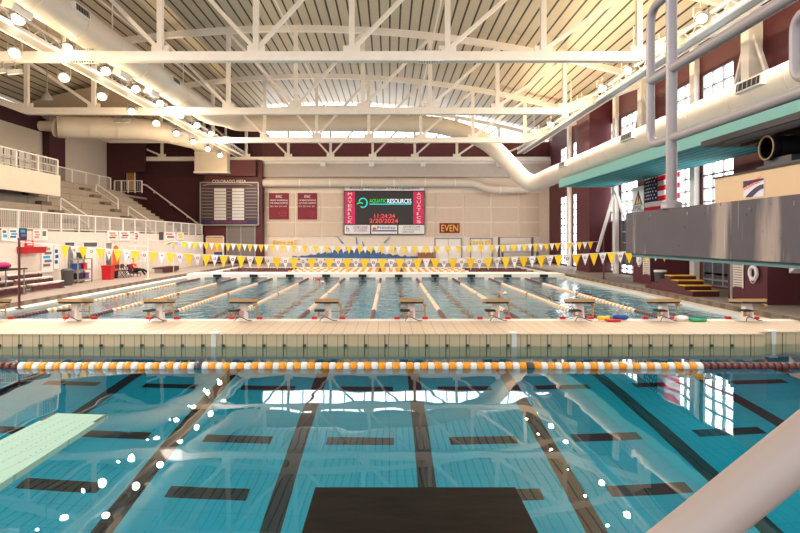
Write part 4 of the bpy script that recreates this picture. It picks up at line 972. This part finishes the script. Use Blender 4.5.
# swimmers
def swimmer(x, y, capm, lab):
    t = thing('person', (x, y, 0), lab, 'person')
    P = [(0, .9, -.12), (0, .6, -.1), (0, .3, -.06), (0, .12, -.02), (0, -.02, .03), (-.18, .3, -.05), (-.3, .05, .16), (-.22, -.35, .02), (.18, .3, -.08), (.3, .6, -.2), (.1, 1.3, -.2), (.1, 1.7, -.3), (-.1, 1.3, -.15), (-.1, 1.7, -.1), (-.2, -.48, .0)]
    E = [(0, 1), (1, 2), (2, 3), (3, 4), (2, 5), (5, 6), (6, 7), (7, 14), (2, 8), (8, 9), (0, 10), (10, 11), (0, 12), (12, 13)]
    skin_mesh('body', P, E, [.13, .13, .15, .06, .09, .06, .045, .035, .06, .045, .07, .045, .07, .045, .03], SKIN, t)
    m = MB(); m.ball((x, y-.03, .075), .11, capm, sc=(.9, 1.05, .9)); m.build('swim_cap', t)
    m = MB(); m.box(x-.08, x+.08, y-.15, y-.12, .04, .07, BLACK); m.build('goggles', t)
swimmer(-4.1, 37.2, PWHITE, 'swimmer with pale cap and raised arm in the fourth lane from left')
swimmer(-4.6, 39.3, RED, 'swimmer with red cap close to the far bulkhead')
swimmer(5.7, 29.5, PWHITE, 'swimmer splashing in a right hand lane')
# gear on the bulkhead
for i, (x, mt, l, sx, sy) in enumerate(((6.35, YEL, 'yellow pull buoy on the bulkhead between the right blocks', .16, .1), (6.6, RED, 'red kickboard lying on the bulkhead between the right blocks', .22, .16), (6.85, BLUE, 'blue fins lying on the bulkhead beside the red kickboard', .2, .12), (9.1, mat('green_foam', (20, 160, 90), .7), 'green kickboard lying by the rightmost starting block', .24, .13), (8.65, PWHITE, 'white towel heap near the green kickboard', .2, .13))):
    m = MB(); z = .345; y = 17.75-.12*(i % 2); dz = .0
    if mt is RED: m.prism([(x-sx, y-sy), (x+sx*.6, y-sy), (x+sx, y), (x+sx*.6, y+sy), (x-sx, y+sy)], z, z+.05, mt, 'Z')
    elif mt is PWHITE: m.ball((x, y, z+.06), .18, mt, sc=(1.2, .8, .5))
    elif mt is YEL: m.tube([(x-sx, y, z+.07), (x-.03, y, z+.07), (x+.03, y, z+.07), (x+sx, y, z+.07)], [.07, .05, .05, .07], mt, 10)
    elif mt is BLUE: m.ball((x-.08, y, z+.09), .12, mt, sc=(1.3, .7, .7)); m.ball((x+.12, y+.05, z+.08), .11, mt, sc=(1.3, .7, .7))
    else: m.prism([(x-sx, y-sy), (x+sx*.6, y-sy), (x+sx, y), (x+sx*.6, y+sy), (x-sx, y+sy)], z, z+.06, mt, 'Z')
    m.build(('pull_buoy', 'kickboard', 'swim_fins', 'kickboard', 'towel')[i], label=l, cat=('pull buoy', 'kickboard', 'fins', 'kickboard', 'towel')[i])
# ------------------------------------------------------------------ foreground: 1 m platform, spring board, 3 m platform, rails
MATB = mat('black_mat', (24, 20, 17), .5, var=.97, scale=3, bump=.004, spec=.08, stretch=(1, 2.2, 1))
t = thing('diving_platform', (.18, 2, .3), 'black matted low platform end at the bottom centre', 'diving platform')
m = MB(); m.box(-.52, .89, -2.5, 4.23, .97, 1.0, MATB); m.build('mat_top', t)
m = MB(); m.box(-.5, .87, -2.5, 4.2, .72, .968, mat('platform_concrete', (120, 116, 112), .7)); m.build('slab', t)
m = MB(); m.box(-.3, .67, -.6, .4, .3, .72, CONC); m.build('pier', t)
# handrail close at the right
t = thing('platform_handrail', (.6, .9, 1.0), 'thick blurred pale handrail slanting across the lower right corner', 'handrail')
A, B = px(640, 576, .62), px(930, 343, .61)
m = MB(); m.tube([A+(A-B)*.8, A, B, B+(B-A)*1.0], .0262, LTPIPE, 28); m.build('rail', t)
e = B+(B-A)*1.0; m = MB(); m.tube([e, (e.x, e.y, 1.0)], .0262, LTPIPE, 20); m.build('post', t)
e = A+(A-B)*.8; m = MB(); m.tube([e, (e.x, e.y, 1.0)], .0262, LTPIPE, 20); m.build('post', t)
# spring board
MINT = lines_mat('mint_board', (150, 198, 182), (128, 172, 158), [('X', .125, .006, .03)], .55, var=.05)
t = thing('springboard', (-2.5, 2.5, .3), 'pale mint springboard entering from the left over the diving pool', 'springboard')
tipL, tipR = px(54.4, 413.1, 5.66), px(107.3, 414.8, 5.66); d = Vector((-(304-389)/F, -1, -(239-288)/F)).normalized()
cL, cR = tipL, tipR; Lb = 4.7; nn = (tipR-tipL).normalized(); up = nn.cross(-d).normalized()
m = MB(); m.obox((tipL+tipR)/2+d*Lb/2-up*.022, nn, -d, up, (tipR-tipL).length, Lb, .044, MINT); m.build('board', t)
m = MB()
for s in (-1, 1): m.obox((tipL+tipR)/2+nn*s*((tipR-tipL).length/2-.012)+d*.17+up*.001, nn, -d, up, .024, .3, .006, BLACK)
m.build('tip_strip', t)
m = MB()
for r in range(4):
    for i in range(16): m.obox((tipL+tipR)/2+nn*(-.17+.11*r)+d*(.3+i*.085)+up*.0008, nn, -d, up, .006, .014, .003, GREYM)
m.build('perforations', t, kind='stuff')
m = MB(); c = (tipL+tipR)/2+d*2.9; m.box(c.x-.35, c.x+.35, c.y-.3, c.y+.3, .3, .95, WHITE); m.tube([(c.x-.4, c.y, 1.12), (c.x+.4, c.y, 1.12)], .1, BLACK, 12); m.build('fulcrum_stand', t)
m = MB(); c = (tipL+tipR)/2+d*4.5; m.box(c.x-.35, c.x+.35, c.y-.2, c.y+.2, .3, c.z-.05, WHITE); m.build('rear_stand', t)
# 3 m platform
def streak_mat():
    m = mat('grey_slab_paint', (84, 76, 81), .62, var=.25, scale=5, bump=.004)
    nt = m.node_tree; p = nt.nodes['Principled BSDF']; src = p.inputs['Base Color'].links[0].from_socket
    tc = nt.nodes.new('ShaderNodeTexCoord')
    def streak(scl, lo, hi, col, src, sc=1.0, det=4):
        mp = nt.nodes.new('ShaderNodeMapping'); mp.inputs['Scale'].default_value = scl; nt.links.new(tc.outputs['Object'], mp.inputs[0])
        nz = nt.nodes.new('ShaderNodeTexNoise'); nz.inputs['Scale'].default_value = sc; nz.inputs['Detail'].default_value = det; nt.links.new(mp.outputs[0], nz.inputs[0])
        rp = nt.nodes.new('ShaderNodeValToRGB'); rp.color_ramp.elements[0].position = lo; rp.color_ramp.elements[1].position = hi; nt.links.new(nz.outputs[0], rp.inputs[0])
        mx = nt.nodes.new('ShaderNodeMix'); mx.data_type = 'RGBA'; nt.links.new(rp.outputs[0], mx.inputs[0]); nt.links.new(src, mx.inputs[6]); mx.inputs[7].default_value = srgb(*col); return mx.outputs[2]
    s = streak((1, 3.6, .45), .57, .66, (170, 150, 138), src)
    s = streak((1, 14, 9), .70, .74, (170, 158, 152), s, 1.0, 4)
    s = streak((1, 30, 1.2), .68, .74, (186, 174, 164), s, 1.0, 2)
    s = streak((1, 22, 16), .72, .75, (40, 34, 36), s, 1.0, 2)
    nt.links.new(s, p.inputs['Base Color']); return m
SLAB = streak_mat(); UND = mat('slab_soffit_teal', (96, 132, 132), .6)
t = thing('high_platform', (3.8, 2, .3), 'dark grey stained concrete slab of the high platform at the right', 'diving platform')
m = MB(); m.box(2.37, 5.2, -3, 6.0, 2.61, 3.01, SLAB); m.build('slab', t)
m = MB(); m.box(2.41, 5.16, -3, 5.96, 2.575, 2.61, UND); m.build('soffit', t)
m = MB(); m.box(3.4, 4.4, -2.5, 1.2, .3, 2.575, CONC); m.build('pier', t)
t = thing('edge_beam', (2.5, 2, 3.01), 'cream beam with a red and blue sticker on top of the concrete slab', 'beam')
CRM = mat('cream_beam', (224, 190, 148), .55)
m = MB(); m.box(2.5, 3.45, -2, 4.6, 3.012, 3.21, CRM); m.build('beam', t); m = MB(); m.box(2.49, 3.46, -2, 4.62, 3.21, 3.222, BLACK); m.build('rim', t)
sy1, sy0 = 2.5*F/(744.5-389), 2.5*F/(764.5-389)
q = MB(); q.box(2.494, 2.5, sy0, sy1, 3.035, 3.155, SGW)
def uv(a, b): return (sy1+(sy0-sy1)*a, 3.035+.12*b)
arc = [uv(.1+.9*i/10, .05+.62*math.sin(i/10*PI/2)) for i in range(11)]; arc2 = [uv(.45+.55*i/10, .03+.4*math.sin(i/10*PI/2)) for i in range(11)]
q.prism(arc+arc2[::-1], 2.490, 2.4935, NAVY, 'X'); top = [uv(.0, 1), uv(1, 1), uv(1, .93)]+[uv(1-.95*i/8, .93-.38*(i/8)**2.2) for i in range(9)]
q.prism([uv(0, 1), uv(1, 1), uv(1, .92), uv(.5, .84), uv(.15, .72), uv(0, .6)], 2.490, 2.4935, NAVY, 'X'); q.build('sticker', t, label='white and navy sticker')
text('DURAFLEX', (2.4885, uv(.06, 0)[0], 3.035+.055), Vector((0, -1, .25)).normalized(), V, (sy1-sy0)*.88, .036, FR, t, depth=.0005)
t = thing('springboard', (3, 3, 3.2), 'black underside of the high springboard on the concrete platform', 'springboard')
BLK = lines_mat('board_underside', (20, 20, 22), (52, 50, 52), [('X', .085, .012, 0)], .5)
m = MB(); m.box(2.73, 3.3, -1.2, 5.25, 3.55, 3.6, BLK); m.build('board', t)
for x in (2.74, 2.87, 3.0, 3.13, 3.26): m = MB(); m.box(x, x+.03, -1, 4.9, 3.5, 3.55, BLACK); m.build('rib', t)
m = MB(); rp = [(.085, 0), (.085, .62), (.0, .62)]; m.lathe((2.72, 4.32, 3.405), [(.072, .0), (.072, .06), (.088, .06), (.088, .0)], BLACK, 20, (1, 0, 0)); m.tube([(2.78, 4.32, 3.405), (3.36, 4.32, 3.405)], .088, BLACK, 20)
m.tube([(2.715, 4.32+.085*math.cos(a*PI/10), 3.405+.085*math.sin(a*PI/10)) for a in range(21)], .006, TAN, 6, False); m.build('fulcrum_roller', t)
m = MB(); m.box(2.62, 3.4, 3.2, 4.28, 3.223, 3.26, DARKG); m.box(2.75, 3.3, 4.1, 4.4, 3.223, 3.33, DARKG); m.build('fulcrum_base', t)
m = MB(); m.box(2.9, 3.3, -1, 3.9, 3.26, 3.5, BLACK); m.build('fulcrum_frame', t)
m = MB(); m.tube([(2.7, 3.75, 3.26), (2.7, 3.75, 3.4)], .025, BLACK, 8); m.ball((2.7, 3.75, 3.41), .018, GREYM); m.ball((2.66, 3.62, 3.27), .016, GREYM); m.build('adjuster', t)
# railing of the high platform
t = thing('platform_railing', (2.42, 5.0, 3.01), 'grey pipe railing standing on the edge of the high platform', 'railing')
rx = 2.42; r = .042
zt, zm, zb = H+2.12, H+1.46, H+.865
yl = rx*F/(650.5-389); yp = rx*F/(671.5-389)
m = MB(); m.tube([(rx, yp, 3.01), (rx, yp, 5.0)], r*1.08, GREYP, 18); m.build('post', t); m = MB(); m.lathe((rx, yp, 3.01), [(.085, 0), (.085, .05), (.05, .07)], GREYP, 16); m.build('foot', t)
m = MB(); m.tube(fillet([(rx, -2, zt), (rx, yl, zt), (rx, yl, zb), (rx, -2, zb)], .16, 8), r*.92, GREYP, 18); m.build('loop_rail', t)
m = MB(); m.tube([(rx, yl, zm), (rx, -2, zm)], r, GREYP, 18); m.build('middle_rail', t)
m = MB(); yq = rx*F/(795-389); m.tube(fillet([(rx, -1, H+1.32), (rx, yq, H+1.32), (rx, yq, zb+.08), (rx, -1, zb+.08)], .1, 8), r*.75, GREYP, 16); m.build('inner_loop', t)
m = MB(); m.tube([(rx, 1.2, 3.01), (rx, 1.2, zt)], r, GREYP, 16); m.build('post', t)
